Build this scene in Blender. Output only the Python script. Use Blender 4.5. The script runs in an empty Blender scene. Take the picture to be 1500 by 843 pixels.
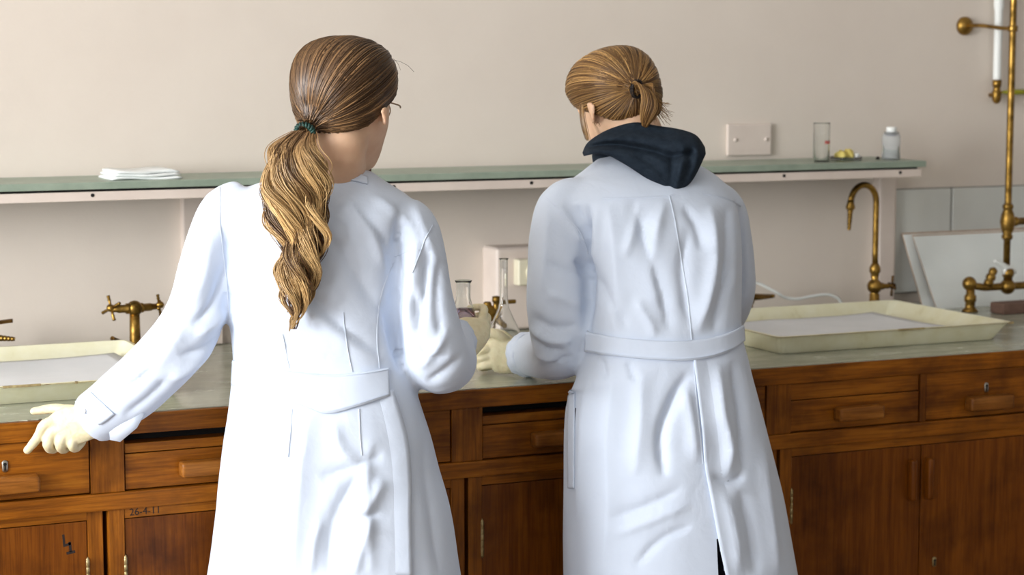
import bpy, bmesh, math, random
import numpy as np
from mathutils import Vector, Matrix, Quaternion, noise
from mathutils.bvhtree import BVHTree

random.seed(7)
np.random.seed(7)
scene = bpy.context.scene
COL = scene.collection

# ------------------------------------------------------------------ camera
FPX, YAW, PITCH, CAM_Z = 3050.0, math.radians(24.31), math.radians(6.445), 1.6
cam_data = bpy.data.cameras.new('camera')
cam_data.sensor_width = 36.0
cam_data.lens = 36.0 * FPX / 1500.0
cam_data.dof.use_dof = True
cam_data.dof.focus_distance = 3.95
cam_data.dof.aperture_fstop = 4.5
cam = bpy.data.objects.new('camera', cam_data)
COL.objects.link(cam)
cam.location = (0, 0, CAM_Z)
cam.rotation_euler = (math.pi / 2 - PITCH, 0, -YAW)
scene.camera = cam

# ------------------------------------------------------------------ light
world = bpy.data.worlds.new('world')
scene.world = world
world.use_nodes = True
world.node_tree.nodes['Background'].inputs[0].default_value = (0.80, 0.88, 1.0, 1)
world.node_tree.nodes['Background'].inputs[1].default_value = 1.0


def daylight(name, loc, rot, sx, sy, power, color):
    d = bpy.data.lights.new(name, 'AREA')
    d.shape = 'RECTANGLE'
    d.size, d.size_y = sx, sy
    d.energy = power
    d.color = color
    o = bpy.data.objects.new(name, d)
    COL.objects.link(o)
    o.location = loc
    o.rotation_euler = rot
    return o


ROOM_L, ROOM_R, ROOM_REAR, ROOM_H = -4.0, 9.0, -5.0, 3.5
WALL_Y = 4.84
WIN_LEFT = [(-2.0, 0.2), (0.8, 3.2)]          # window openings in the left wall, as y ranges
WIN_REAR_FILL = [(-1.8, 0.4), (2.0, 4.2)]           # openings added to the rear wall for fill light, as x ranges
WIN_Z = (0.95, 2.95)
for (y0, y1), pw in zip(WIN_LEFT, (120, 455)):
    daylight('window_daylight', (ROOM_L - 0.06, (y0 + y1) / 2, sum(WIN_Z) / 2), (0, -math.pi / 2, 0),
             WIN_Z[1] - WIN_Z[0], y1 - y0, pw, (0.96, 0.98, 1.0))
for x0, x1 in WIN_REAR_FILL:  # unseen rear windows, put in with dim lamps for fill
    daylight('window_daylight', ((x0 + x1) / 2, ROOM_REAR - 0.06, sum(WIN_Z) / 2), (math.pi / 2, 0, 0),
             x1 - x0, WIN_Z[1] - WIN_Z[0], 8, (0.93, 0.97, 1.0))
scene.view_settings.view_transform = 'Standard'
scene.view_settings.look = 'None'
scene.view_settings.gamma = 1.0
scene.view_settings.use_curve_mapping = False
scene.view_settings.exposure = 0.13

# ------------------------------------------------------------------ camera model used to read positions off at a known depth
FH = np.array([math.sin(YAW), math.cos(YAW), 0.0])            # horizontal view direction
RT = np.array([math.cos(YAW), -math.sin(YAW), 0.0])           # horizontal right
_f = np.array([math.sin(YAW) * math.cos(PITCH), math.cos(YAW) * math.cos(PITCH), -math.sin(PITCH)])
_u = np.cross(RT, _f)
_c = np.array([0, 0, CAM_Z])


def _ray(px, py):
    return _f * FPX + RT * (px - 750) - _u * (py - 421.5)


def onY(px, py, Y):
    d = _ray(px, py)
    return _c + d * (Y / d[1])


def onZ(px, py, z):
    d = _ray(px, py)
    return _c + d * ((z - CAM_Z) / d[2])


def onD(px, py, D):
    d = _ray(px, py)
    return _c + d * (D / (d @ FH))


# ------------------------------------------------------------------ helpers
def srgb(r, g, b):
    def f(c):
        c /= 255.0
        return c / 12.92 if c <= 0.04045 else ((c + 0.055) / 1.055) ** 2.4
    return (f(r), f(g), f(b), 1.0)


def tag(o, label=None, cat=None, group=None, kind=None):
    if label: o['label'] = label
    if cat: o['category'] = cat
    if group: o['group'] = group
    if kind: o['kind'] = kind
    return o


def empty(name, loc=(0, 0, 0), label=None, cat=None, group=None, rotz=0):
    o = bpy.data.objects.new(name, None)
    COL.objects.link(o)
    o.location = loc
    o.rotation_euler = (0, 0, rotz)
    o.empty_display_size = 0.05
    return tag(o, label, cat, group)


def link(name, me, mat=None, parent=None, smooth=False):
    """link a mesh given in WORLD coordinates under parent (parents are never scaled)"""
    o = bpy.data.objects.new(name, me)
    COL.objects.link(o)
    if mat and not me.materials:
        me.materials.append(mat)
    if smooth:
        me.polygons.foreach_set('use_smooth', [True] * len(me.polygons))
    if parent:
        o.parent = parent
        m = Matrix.Identity(4)
        chain = []
        p = parent
        while p:
            chain.append(p)
            p = p.parent
        for p in reversed(chain):
            m = m @ p.matrix_parent_inverse @ p.matrix_basis
        o.matrix_parent_inverse = m.inverted()
    return o


def from_bm(name, bm, mat=None, parent=None, smooth=False):
    me = bpy.data.meshes.new(name)
    bm.normal_update()
    bm.to_mesh(me)
    bm.free()
    return link(name, me, mat, parent, smooth)


def from_py(name, v, f, mat=None, parent=None, smooth=True):
    me = bpy.data.meshes.new(name)
    me.from_pydata([tuple(map(float, p)) for p in v], [], f)
    me.update()
    return link(name, me, mat, parent, smooth)


def bm_box(bm, x0, x1, y0, y1, z0, z1, bev=0.0, seg=2, rot=None):
    vs = [bm.verts.new((x, y, z)) for z in (z0, z1) for y in (y0, y1) for x in (x0, x1)]
    fs = [bm.faces.new([vs[i] for i in q]) for q in
          ((0, 2, 3, 1), (4, 5, 7, 6), (0, 1, 5, 4), (2, 6, 7, 3), (0, 4, 6, 2), (1, 3, 7, 5))]
    if bev > 0:
        es = list({e for f in fs for e in f.edges})
        bmesh.ops.bevel(bm, geom=es, offset=bev, segments=seg, profile=0.6, affect='EDGES')
    return vs


def box(name, x0, x1, y0, y1, z0, z1, mat, parent=None, bev=0.002, seg=2):
    bm = bmesh.new()
    bm_box(bm, x0, x1, y0, y1, z0, z1, bev, seg)
    return from_bm(name, bm, mat, parent)


def loft(rings, cap=True, closed=True):
    """rings: list of lists of 3-vectors, all the same length"""
    n = len(rings[0])
    v = [p for r in rings for p in r]
    f = []
    for i in range(len(rings) - 1):
        for j in range(n if closed else n - 1):
            k = (j + 1) % n
            f.append((i * n + j, i * n + k, (i + 1) * n + k, (i + 1) * n + j))
    if cap:
        f.append(tuple(range(n - 1, -1, -1)))
        f.append(tuple((len(rings) - 1) * n + j for j in range(n)))
    return v, f


def tube_rings(path, radii, n=12, flat=None, up=None):
    P = [np.array(p, float) for p in path]
    T = []
    for i in range(len(P)):
        a, b = P[max(i - 1, 0)], P[min(i + 1, len(P) - 1)]
        t = b - a
        T.append(t / (np.linalg.norm(t) + 1e-9))
    ref = np.array(up, float) if up is not None else (np.array([0, 0, 1.0]) if abs(T[0][2]) < 0.9 else np.array([0, 1.0, 0]))
    N = ref - T[0] * (ref @ T[0])
    N /= np.linalg.norm(N)
    rings = []
    for i in range(len(P)):
        N = N - T[i] * (N @ T[i])
        N /= np.linalg.norm(N) + 1e-9
        B = np.cross(T[i], N)
        r = radii[i] if hasattr(radii, '__len__') else radii
        ra, rb = (r if hasattr(r, '__len__') else (r, r))
        rings.append([P[i] + N * (ra * math.cos(2 * math.pi * j / n)) + B * (rb * math.sin(2 * math.pi * j / n)) for j in range(n)])
    return rings


def tube(name, path, radii, mat, parent=None, n=12, up=None):
    v, f = loft(tube_rings(path, radii, n, up=up))
    return from_py(name, v, f, mat, parent)


def smooth_path(pts, k=6):
    """Catmull-Rom through points (any dimension)"""
    P = [np.array(p, float) for p in pts]
    out = []
    for i in range(len(P) - 1):
        p0, p1, p2, p3 = P[max(i - 1, 0)], P[i], P[i + 1], P[min(i + 2, len(P) - 1)]
        for s in range(k):
            t = s / k
            out.append(0.5 * ((2 * p1) + (-p0 + p2) * t + (2 * p0 - 5 * p1 + 4 * p2 - p3) * t * t + (-p0 + 3 * p1 - 3 * p2 + p3) * t ** 3))
    out.append(P[-1])
    return out


def lathe_vf(prof, base, axis=(0, 0, 1), n=24, cap=True):
    """prof: list of (r, h) along axis from base"""
    a = np.array(axis, float)
    a /= np.linalg.norm(a)
    ref = np.array([1.0, 0, 0]) if abs(a[0]) < 0.9 else np.array([0, 1.0, 0])
    e1 = ref - a * (ref @ a)
    e1 /= np.linalg.norm(e1)
    e2 = np.cross(a, e1)
    b = np.array(base, float)
    rings = [[b + a * h + e1 * (r * math.cos(2 * math.pi * j / n)) + e2 * (r * math.sin(2 * math.pi * j / n)) for j in range(n)] for r, h in prof]
    return loft(rings, cap)


def lathe(name, prof, base, mat, parent=None, axis=(0, 0, 1), n=24, cap=True):
    v, f = lathe_vf(prof, base, axis, n, cap)
    return from_py(name, v, f, mat, parent)


def ball_prof(r, h0, k=10):
    return [(max(r * math.sin(math.pi * i / k), 1e-4), h0 - r * math.cos(math.pi * i / k)) for i in range(k + 1)]


def sharp(o, deg=40):
    o.data.polygons.foreach_set('use_smooth', [True] * len(o.data.polygons))
    if hasattr(o.data, 'set_sharp_from_angle'):
        o.data.set_sharp_from_angle(angle=math.radians(deg))
    return o


# ------------------------------------------------------------------ materials
def new_mat(name):
    m = bpy.data.materials.new(name)
    m.use_nodes = True
    nt = m.node_tree
    b = nt.nodes['Principled BSDF']
    return m, nt, b


def N(nt, kind, **kw):
    n = nt.nodes.new(kind)
    for k, v in kw.items():
        if k in n.inputs:
            n.inputs[k].default_value = v
        else:
            setattr(n, k, v)
    return n


def ramp(nt, src, stops):
    r = nt.nodes.new('ShaderNodeValToRGB')
    el = r.color_ramp.elements
    while len(el) < len(stops):
        el.new(0.5)
    for e, (p, c) in zip(el, stops):
        e.position = p
        e.color = c
    nt.links.new(src, r.inputs[0])
    return r


def coords(nt, scale=(1, 1, 1), rot=(0, 0, 0)):
    tc = nt.nodes.new('ShaderNodeTexCoord')
    mp = nt.nodes.new('ShaderNodeMapping')
    mp.inputs['Scale'].default_value = scale
    mp.inputs['Rotation'].default_value = rot
    nt.links.new(tc.outputs['Object'], mp.inputs['Vector'])
    return mp.outputs['Vector']


def bump(nt, b, src, strength=0.2, dist=0.002):
    n = nt.nodes.new('ShaderNodeBump')
    n.inputs['Strength'].default_value = strength
    n.inputs['Distance'].default_value = dist
    nt.links.new(src, n.inputs['Height'])
    nt.links.new(n.outputs['Normal'], b.inputs['Normal'])


def mat_mottled(name, c0, c1, rough=0.6, scale=4.0, bump_s=0.0, bscale=200, metallic=0.0, spec=0.5, coat=0.0, detail=4):
    m, nt, b = new_mat(name)
    v = coords(nt)
    n = N(nt, 'ShaderNodeTexNoise', Scale=scale, Detail=detail, Roughness=0.6)
    nt.links.new(v, n.inputs['Vector'])
    r = ramp(nt, n.outputs['Fac'], [(0.3, c0), (0.7, c1)])
    nt.links.new(r.outputs[0], b.inputs['Base Color'])
    b.inputs['Roughness'].default_value = rough
    b.inputs['Metallic'].default_value = metallic
    b.inputs['Specular IOR Level'].default_value = spec
    b.inputs['Coat Weight'].default_value = coat
    if bump_s:
        n2 = N(nt, 'ShaderNodeTexNoise', Scale=bscale, Detail=3)
        nt.links.new(v, n2.inputs['Vector'])
        bump(nt, b, n2.outputs['Fac'], bump_s)
    return m


def mat_wood(name, axis, dark, mid, light, rough=0.42):
    m, nt, b = new_mat(name)
    sc = {'x': (2.2, 30, 30), 'z': (30, 30, 2.2)}[axis]
    v = coords(nt, sc)
    n = N(nt, 'ShaderNodeTexNoise', Scale=1.6, Detail=8, Roughness=0.68, Distortion=0.6)
    nt.links.new(v, n.inputs['Vector'])
    r = ramp(nt, n.outputs['Fac'], [(0.28, dark), (0.5, mid), (0.72, light)])
    sc2 = {'x': (9, 240, 240), 'z': (240, 240, 9)}[axis]
    v2 = coords(nt, sc2)
    n2 = N(nt, 'ShaderNodeTexNoise', Scale=1.0, Detail=2)
    nt.links.new(v2, n2.inputs['Vector'])
    r2 = ramp(nt, n2.outputs['Fac'], [(0.35, (0.66, 0.6, 0.54, 1)), (0.55, (1, 1, 1, 1))])
    mx = N(nt, 'ShaderNodeMix', data_type='RGBA', blend_type='MULTIPLY')
    mx.inputs[0].default_value = 0.75
    nt.links.new(r.outputs[0], mx.inputs[6])
    nt.links.new(r2.outputs[0], mx.inputs[7])
    # stains and worn, darker patches of the old varnish
    v3 = coords(nt, (1, 1, 1))
    n3 = N(nt, 'ShaderNodeTexNoise', Scale=5.5, Detail=5, Roughness=0.55)
    nt.links.new(v3, n3.inputs['Vector'])
    r3 = ramp(nt, n3.outputs['Fac'], [(0.32, (0.34, 0.29, 0.25, 1)), (0.50, (1, 1, 1, 1)), (0.72, (1.12, 1.1, 1.05, 1))])
    mx2 = N(nt, 'ShaderNodeMix', data_type='RGBA', blend_type='MULTIPLY')
    mx2.inputs[0].default_value = 0.8
    nt.links.new(mx.outputs[2], mx2.inputs[6])
    nt.links.new(r3.outputs[0], mx2.inputs[7])
    nt.links.new(mx2.outputs[2], b.inputs['Base Color'])
    b.inputs['Roughness'].default_value = rough
    b.inputs['Specular IOR Level'].default_value = 0.22
    bump(nt, b, n2.outputs['Fac'], 0.25, 0.001)
    return m


M = {}
M['wall'] = mat_mottled('pink_wall_paint', srgb(216, 204, 192), srgb(223, 212, 200), 0.75, 2.0, 0.10, 160, spec=0.25)
M['pink'] = mat_mottled('pink_trim_paint', srgb(214, 199, 188), srgb(222, 208, 197), 0.5, 9.0)
M['white_wall'] = mat_mottled('white_wall_paint', srgb(215, 212, 206), srgb(225, 222, 216), 0.8)
M['floor'] = mat_mottled('floor_linoleum', srgb(120, 105, 90), srgb(140, 122, 105), 0.5, 6)
M['ceiling'] = mat_mottled('ceiling_paint', srgb(228, 228, 226), srgb(234, 234, 232), 0.9)
M['green'] = mat_mottled('sage_green_paint', srgb(132, 146, 130), srgb(152, 164, 148), 0.42, 14)
M['tile'] = mat_mottled('white_glazed_tile', srgb(205, 206, 200), srgb(216, 217, 211), 0.2, 3)
M['grout'] = mat_mottled('grey_grout', srgb(110, 108, 102), srgb(130, 128, 120), 0.9, 30)
M['wood_h'] = mat_wood('brown_wood_horizontal', 'x', srgb(104, 57, 8), srgb(146, 84, 14), srgb(174, 108, 28))
M['wood_v'] = mat_wood('brown_wood_vertical', 'z', srgb(100, 55, 8), srgb(138, 79, 14), srgb(164, 100, 26))
M['wood_door'] = mat_wood('brown_door_veneer', 'z', srgb(94, 48, 6), srgb(116, 62, 10), srgb(132, 74, 16), 0.36)
M['wood_handle'] = mat_wood('pull_wood', 'x', srgb(104, 60, 18), srgb(146, 90, 34), srgb(170, 112, 50), 0.32)
M['black'] = mat_mottled('dark_void', srgb(14, 12, 10), srgb(22, 18, 15), 0.9)
M['ink'] = mat_mottled('black_ink', srgb(26, 16, 10), srgb(44, 26, 16), 0.8, 60)
M['steel'] = mat_mottled('dull_steel', srgb(150, 146, 138), srgb(185, 182, 172), 0.35, 40, metallic=1.0)
M['hinge'] = mat_mottled('tarnished_hinge', srgb(140, 118, 76), srgb(190, 172, 126), 0.35, 60, metallic=0.9)


def mat_brass(name, a, c, rough):
    m, nt, b = new_mat(name)
    v = coords(nt)
    n = N(nt, 'ShaderNodeTexNoise', Scale=38, Detail=5, Roughness=0.65)
    nt.links.new(v, n.inputs['Vector'])
    r = ramp(nt, n.outputs['Fac'], [(0.3, a), (0.62, c)])
    nt.links.new(r.outputs[0], b.inputs['Base Color'])
    b.inputs['Metallic'].default_value = 1.0
    r2 = ramp(nt, n.outputs['Fac'], [(0.3, (rough + .2,) * 3 + (1,)), (0.7, (rough,) * 3 + (1,))])
    nt.links.new(r2.outputs[0], b.inputs['Roughness'])
    return m


M['brass'] = mat_brass('aged_brass', srgb(98, 74, 32), srgb(168, 132, 66), 0.30)
M['brass_dark'] = mat_brass('dark_bronze', srgb(66, 48, 28), srgb(116, 86, 46), 0.4)


def mat_enamel():
    m, nt, b = new_mat('cream_enamel')
    v = coords(nt)
    n = N(nt, 'ShaderNodeTexNoise', Scale=16, Detail=6, Roughness=0.62)
    nt.links.new(v, n.inputs['Vector'])
    r = ramp(nt, n.outputs['Fac'], [(0.24, srgb(208, 200, 156)), (0.40, srgb(229, 224, 190)), (0.7, srgb(237, 234, 208))])
    nt.links.new(r.outputs[0], b.inputs['Base Color'])
    b.inputs['Roughness'].default_value = 0.28
    return m


M['enamel'] = mat_enamel()
M['chip'] = mat_mottled('chipped_rim', srgb(120, 96, 60), srgb(196, 178, 128), 0.6, 60)
M['paper'] = mat_mottled('white_paper', srgb(228, 230, 232), srgb(238, 239, 241), 0.8, 5, 0.15, 20)
M['white_plastic'] = mat_mottled('white_plastic', srgb(228, 230, 226), srgb(238, 240, 236), 0.4)
M['cream_plastic'] = mat_mottled('cream_plastic', srgb(222, 214, 188), srgb(232, 225, 200), 0.4)
M['cloth'] = mat_mottled('white_cloth', srgb(226, 230, 228), srgb(238, 240, 238), 0.9, 30, 0.3, 300)
M['board'] = mat_mottled('white_board', srgb(228, 233, 230), srgb(238, 242, 239), 0.35, 4)
M['board_edge'] = mat_mottled('board_edge', srgb(168, 138, 112), srgb(196, 168, 140), 0.8, 40)
M['brick'] = mat_mottled('brown_block', srgb(100, 76, 64), srgb(122, 94, 80), 0.9, 50, 0.4, 120)
M['lever_green'] = mat_mottled('yellow_green_paint', srgb(140, 140, 22), srgb(168, 164, 40), 0.4, 20)
M['yellow'] = mat_mottled('pale_yellow_lump', srgb(214, 192, 92), srgb(232, 214, 130), 0.8, 60, 0.4, 120)
M['red'] = mat_mottled('red_print', srgb(196, 90, 84), srgb(206, 104, 96), 0.6)
M['blue'] = mat_mottled('blue_band', srgb(96, 108, 170), srgb(110, 122, 180), 0.6)


def mat_worktop():
    m, nt, b = new_mat('grey_green_worktop')
    v = coords(nt, (3, 9, 3))
    n = N(nt, 'ShaderNodeTexNoise', Scale=2.6, Detail=6, Roughness=0.6)
    nt.links.new(v, n.inputs['Vector'])
    r = ramp(nt, n.outputs['Fac'], [(0.3, srgb(154, 155, 138)), (0.55, srgb(172, 174, 157)), (0.75, srgb(184, 187, 172))])
    nt.links.new(r.outputs[0], b.inputs['Base Color'])
    r2 = ramp(nt, n.outputs['Fac'], [(0.3, (0.16,) * 3 + (1,)), (0.7, (0.30,) * 3 + (1,))])
    nt.links.new(r2.outputs[0], b.inputs['Roughness'])
    bump(nt, b, n.outputs['Fac'], 0.1, 0.004)
    return m


M['worktop'] = mat_worktop()


def mat_glass(name, col=(1, 1, 1, 1), rough=0.0, ior=1.46):
    m, nt, b = new_mat(name)
    b.inputs['Base Color'].default_value = col
    b.inputs['Transmission Weight'].default_value = 1.0
    b.inputs['Roughness'].default_value = rough
    b.inputs['IOR'].default_value = ior
    return m


M['glass'] = mat_glass('clear_glass', (0.97, 0.985, 0.98, 1))
M['purple'] = mat_glass('violet_liquid', srgb(236, 204, 234), 0.0, 1.33)
M['plastic_clear'] = mat_glass('frosted_plastic', (0.93, 0.95, 0.96, 1), 0.25, 1.2)
M['plastic_clear'].node_tree.nodes['Principled BSDF'].inputs['Transmission Weight'].default_value = 0.85

# ================================================================== room
def struct(o):
    o['kind'] = 'structure'
    return o


def wall_with_holes(name, axis, pos, a0, a1, holes, thick, mat, side):
    """a wall slab with window openings, built from blocks; axis 'x' = wall of constant x running along y"""
    bm = bmesh.new()
    cuts = [a0] + [c for h in holes for c in h] + [a1]
    p0, p1 = (pos - thick, pos) if side < 0 else (pos, pos + thick)

    def blk(u0, u1, z0, z1):
        if axis == 'x':
            bm_box(bm, p0, p1, u0, u1, z0, z1)
        else:
            bm_box(bm, u0, u1, p0, p1, z0, z1)
    for i in range(0, len(cuts), 2):
        blk(cuts[i], cuts[i + 1], 0, ROOM_H)
    for h in holes:
        blk(h[0], h[1], 0, WIN_Z[0])
        blk(h[0], h[1], WIN_Z[1], ROOM_H)
    return struct(from_bm(name, bm, mat))


struct(box('floor', ROOM_L, ROOM_R, ROOM_REAR, WALL_Y, -0.1, 0, M['floor'], bev=0))
struct(box('ceiling', ROOM_L, ROOM_R, ROOM_REAR, WALL_Y, ROOM_H, ROOM_H + 0.1, M['ceiling'], bev=0))
wall_back = struct(box('wall_back', ROOM_L - 0.2, ROOM_R + 0.2, WALL_Y, WALL_Y + 0.15, 0, ROOM_H, M['wall'], bev=0))
wall_with_holes('wall_left', 'x', ROOM_L, ROOM_REAR, WALL_Y, WIN_LEFT, 0.15, M['white_wall'], -1)
wall_with_holes('wall_rear', 'y', ROOM_REAR, ROOM_L, ROOM_R, WIN_REAR_FILL, 0.15, M['white_wall'], -1)
struct(box('wall_right', ROOM_R, ROOM_R + 0.15, ROOM_REAR, WALL_Y, 0, ROOM_H, M['white_wall'], bev=0))
wn = 0
for axis, holes in (('x', WIN_LEFT), ('y', WIN_REAR_FILL)):  # the rear pair is added, for the fill light
    for h in holes:
        wn += 1
        bm = bmesh.new()
        mid = (h[0] + h[1]) / 2
        zm = WIN_Z[0] + 1.3
        bars = [(h[0], h[0] + .05, *WIN_Z), (h[1] - .05, h[1], *WIN_Z), (mid - .025, mid + .025, *WIN_Z),
                (h[0], h[1], WIN_Z[0], WIN_Z[0] + .05), (h[0], h[1], WIN_Z[1] - .05, WIN_Z[1]), (h[0], h[1], zm - .02, zm + .02)]
        for u0, u1, z0, z1 in bars:
            if axis == 'x':
                bm_box(bm, ROOM_L - .05, ROOM_L - .01, u0, u1, z0, z1)
            else:
                bm_box(bm, u0, u1, ROOM_REAR - .05, ROOM_REAR - .01, z0, z1)
        struct(from_bm('window_%d' % wn, bm, M['white_plastic']))

# shelf supports: shallow painted pilasters between worktop and shelf, and a boxed-in casing
CT = 0.900                                    # worktop height
struct(box('trim_1', 1.318, 1.412, WALL_Y - .026, WALL_Y + .01, CT + .002, 1.270, M['pink'], bev=.004))
struct(box('trim_2', 3.285, 3.345, WALL_Y - .03, WALL_Y + .01, CT + .002, 1.270, M['pink'], bev=.010, seg=3))
struct(box('trim_3', 2.105, 2.30, WALL_Y - .085, WALL_Y + .01, CT + .002, 1.112, M['pink'], bev=.012, seg=3))

# white wall tiles behind the sink end of the bench (parts of the back wall)
bm = bmesh.new()
bm_box(bm, 3.347, 4.40, WALL_Y - .006, WALL_Y + .004, .93, 1.222)
from_bm('grout', bm, M['grout'], wall_back)
tile_me = None
tw = .188
for i in range(5):
    x0 = 3.349 + i * (tw + .006)
    for z0, z1 in ((1.06, 1.220),) if False else ((.932, 1.220),):
        t = box('tile', x0, x0 + tw, WALL_Y - .014, WALL_Y - .002, z0, z1, M['tile'], wall_back, bev=.003)

# square cover plate in the wall above the shelf
pl = empty('cover_plate', (2.90, WALL_Y, 1.37), 'pink painted square cover plate on the wall above the shelf', 'cover plate')
box('plate', 2.812, 2.948, WALL_Y - .012, WALL_Y - .0005, 1.325, 1.410, M['pink'], pl, bev=.004)
for sx in (2.835, 2.930):
    lathe('screw', [(.005, 0), (.005, .003), (.001, .004)], (sx, WALL_Y - .012, 1.368), M['pink'], pl, axis=(0, -1, 0), n=10)

# ================================================================== shelf
SH_Y = 4.590
SH_R = 3.282
sh = empty('wall_shelf', (2.0, WALL_Y, 1.3), 'long sage green wall shelf with pink apron above the bench', 'shelf')
o = box('shelf_board', -0.6, SH_R, SH_Y, WALL_Y - .001, 1.2975, 1.3140, M['green'], sh, bev=.0025)
box('backing_strip', -0.6, SH_R - .02, SH_Y + .014, WALL_Y - .002, 1.2925, 1.2974, M['black'], sh, bev=0)
ap = box('apron', -0.6, SH_R - .012, SH_Y + .004, SH_Y + .026, 1.2715, 1.2924, M['pink'], sh, bev=.002)
for i in range(-4, 7):
    x = onY(136, 284, SH_Y)[0] + i * .3582
    lathe('screw', [(.0042, 0), (.0042, .0012), (.002, .0016)], (x, SH_Y + .004, 1.2845), M['black'], ap, axis=(0, -1, 0), n=12)

# ================================================================== bench: worktop, drawer bank, cabinets
FY = 3.957
BX0, BX1 = -0.6, 4.3
wt = empty('worktop', (2, 4.4, CT), 'grey worktop with a worn brown wooden front edge', 'worktop')
# painted top with a slightly chipped front border
nx = 700
xs = np.linspace(BX0, BX1, nx)
vv, ff = [], []
for i, x in enumerate(xs):
    c = noise.noise(Vector((x * 22, 3.1, 0))) * .5 + noise.noise(Vector((x * 75, 1.1, 0))) * .5
    chip = max(0, c - .12) * .018 + .0008
    if .70 < x < .86:
        chip += .010 * (0.5 + noise.noise(Vector((x * 60, 9, 0)))) * math.sin((x - .70) / .16 * math.pi)
    chip += .006 * (1 + noise.noise(Vector((x * 4, 0, 5)))) if x < 1.25 else 0
    y = FY + .002 + chip
    vv += [(x, y, CT - .002), (x, y, CT), (x, WALL_Y - .001, CT), (x, WALL_Y - .001, CT - .002)]
for i in range(nx - 1):
    for k in range(4):
        ff.append((i * 4 + k, (i + 1) * 4 + k, (i + 1) * 4 + (k + 1) % 4, i * 4 + (k + 1) % 4))
ff += [(0, 1, 2, 3), tuple((nx - 1) * 4 + k for k in (3, 2, 1, 0))]
from_py('top_sheet', vv, ff, M['worktop'], wt, smooth=False)
box('wood_edge', BX0, BX1, FY, WALL_Y - .001, CT - .041, CT - .0022, M['wood_h'], wt, bev=.002)

bank = empty('drawer_bank', (2, 4.3, .71), 'row of brown wooden drawers under the worktop', 'drawer unit')
UN = [0.157, 0.9205, 1.684, 2.4475, 3.211]      # unit boundaries along x
DZ0, DZ1 = .746, .8588
box('rail', BX0, BX1, FY - .001, FY + .03, .711, DZ0 - .0005, M['wood_h'], bank, bev=.003)
box('drawer_case', BX0, BX1, FY + .05, WALL_Y - .002, .711, DZ1, M['black'], bank, bev=0)
ST = [(.892, .958), (1.651, 1.721), (2.415, 2.479), (3.18, 3.245)]
for a, b_ in ST:
    box('stile', a, b_, FY + .003, FY + .05, DZ0, DZ1, M['wood_v'], bank, bev=.0015)


def pull(x, z, w, h, par, mat):
    bm = bmesh.new()
    bm_box(bm, x - w / 2, x + w / 2, FY - .024, FY + .008, z - h / 2, z + h / 2, .009, 4)
    o = from_bm('handle', bm, mat, par)
    return sharp(o, 50)


def escutcheon(x, z, y, par, mat, name='keyhole'):
    n = 16
    rings = []
    for d, s in ((0, 1.0), (-.002, 1.0), (-.0028, .8)):
        r = []
        for j in range(n):
            a = 2 * math.pi * j / n
            r.append((x + .0058 * s * math.cos(a), y + d, z + .0058 * s * math.sin(a) + (.006 if math.sin(a) > 0 else -.006)))
        rings.append(r)
    v, f = loft(rings)
    e = from_py(name, v, f, mat, par)
    bm = bmesh.new()
    bm_box(bm, x - .0016, x + .0016, y - .0036, y - .0024, z - .008, z + .003)
    bmesh.ops.create_cone(bm, cap_ends=True, segments=12, radius1=.0032, radius2=.0032, depth=.0012,
                          matrix=Matrix.Translation((x, y - .003, z + .004)) @ Matrix.Rotation(math.pi / 2, 4, 'X'))
    from_bm('slot', bm, M['black'], par)
    return e


def drawer(x0, x1, kind, lab=None, hx=None):
    """kind 'lock' = full-height front with keyhole; 'board' = low front under an open slot and a pull-out board"""
    g = .0022
    xc = hx if hx else (x0 + x1) / 2
    if kind == 'lock':
        d = box('drawer_front', x0 + g, x1 - g, FY + .007, FY + .04, DZ0 + g, DZ1 - .001, M['wood_h'], bank, bev=.0015)
        pull(xc, .780, .124, .034, d, M['wood_handle'])
        escutcheon(xc, .8145, FY + .007, d, M['steel'])
    else:
        top = .839 if kind == 'board' else .8575
        d = box('drawer_front', x0 + g, x1 - g, FY + .007, FY + .04, DZ0 + g, .8185, M['wood_h'], bank, bev=.0015)
        box('writing_board', x0 + g, x1 - g, FY + .008, FY + .049, .8205, top, M['wood_h'], bank, bev=.0015)
        pull(xc, .782, .122, .032, d, M['wood_handle'])
    if lab: tag(d, lab)
    return d


DIV = [(.532, .546), (1.296, 1.308), (2.06, 2.072), (2.829, 2.845), (3.59, 3.604)]
for a, b_ in DIV:
    box('divider', a, b_, FY + .004, FY + .05, DZ0, DZ1, M['wood_v'], bank, bev=.001)
drawer(.20, .532, 'board')
drawer(.546, .892, 'lock', hx=.728)
drawer(.958, 1.296, 'board')
drawer(1.308, 1.651, 'lock')
drawer(1.721, 2.06, 'board', hx=1.893)
drawer(2.072, 2.415, 'lock')
drawer(2.479, 2.829, 'closed')
drawer(2.845, 3.18, 'lock', hx=3.018)
drawer(3.245, 3.59, 'closed')

CABLAB = ['brown wooden base cabinet at the left end with a dark painted mark on its door',
          'brown wooden base cabinet behind the person with the long ponytail',
          'brown wooden base cabinet behind the person with the navy hood',
          'brown wooden base cabinet under the right tray with upright pulls at its meeting doors']


def hinge(x, y, z, par, L=.085):
    lathe('hinge', [(.0006, 0), (.0032, .003), (.0040, .007), (.0034, .009)] +
          sum([[(.0042, .011 + k * .0135), (.0042, .022 + k * .0135), (.0036, .0235 + k * .0135)] for k in range(5)], []) +
          [(.0040, L - .006), (.0006, L)], (x, y, z), M['hinge'], par, n=10)


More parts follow.
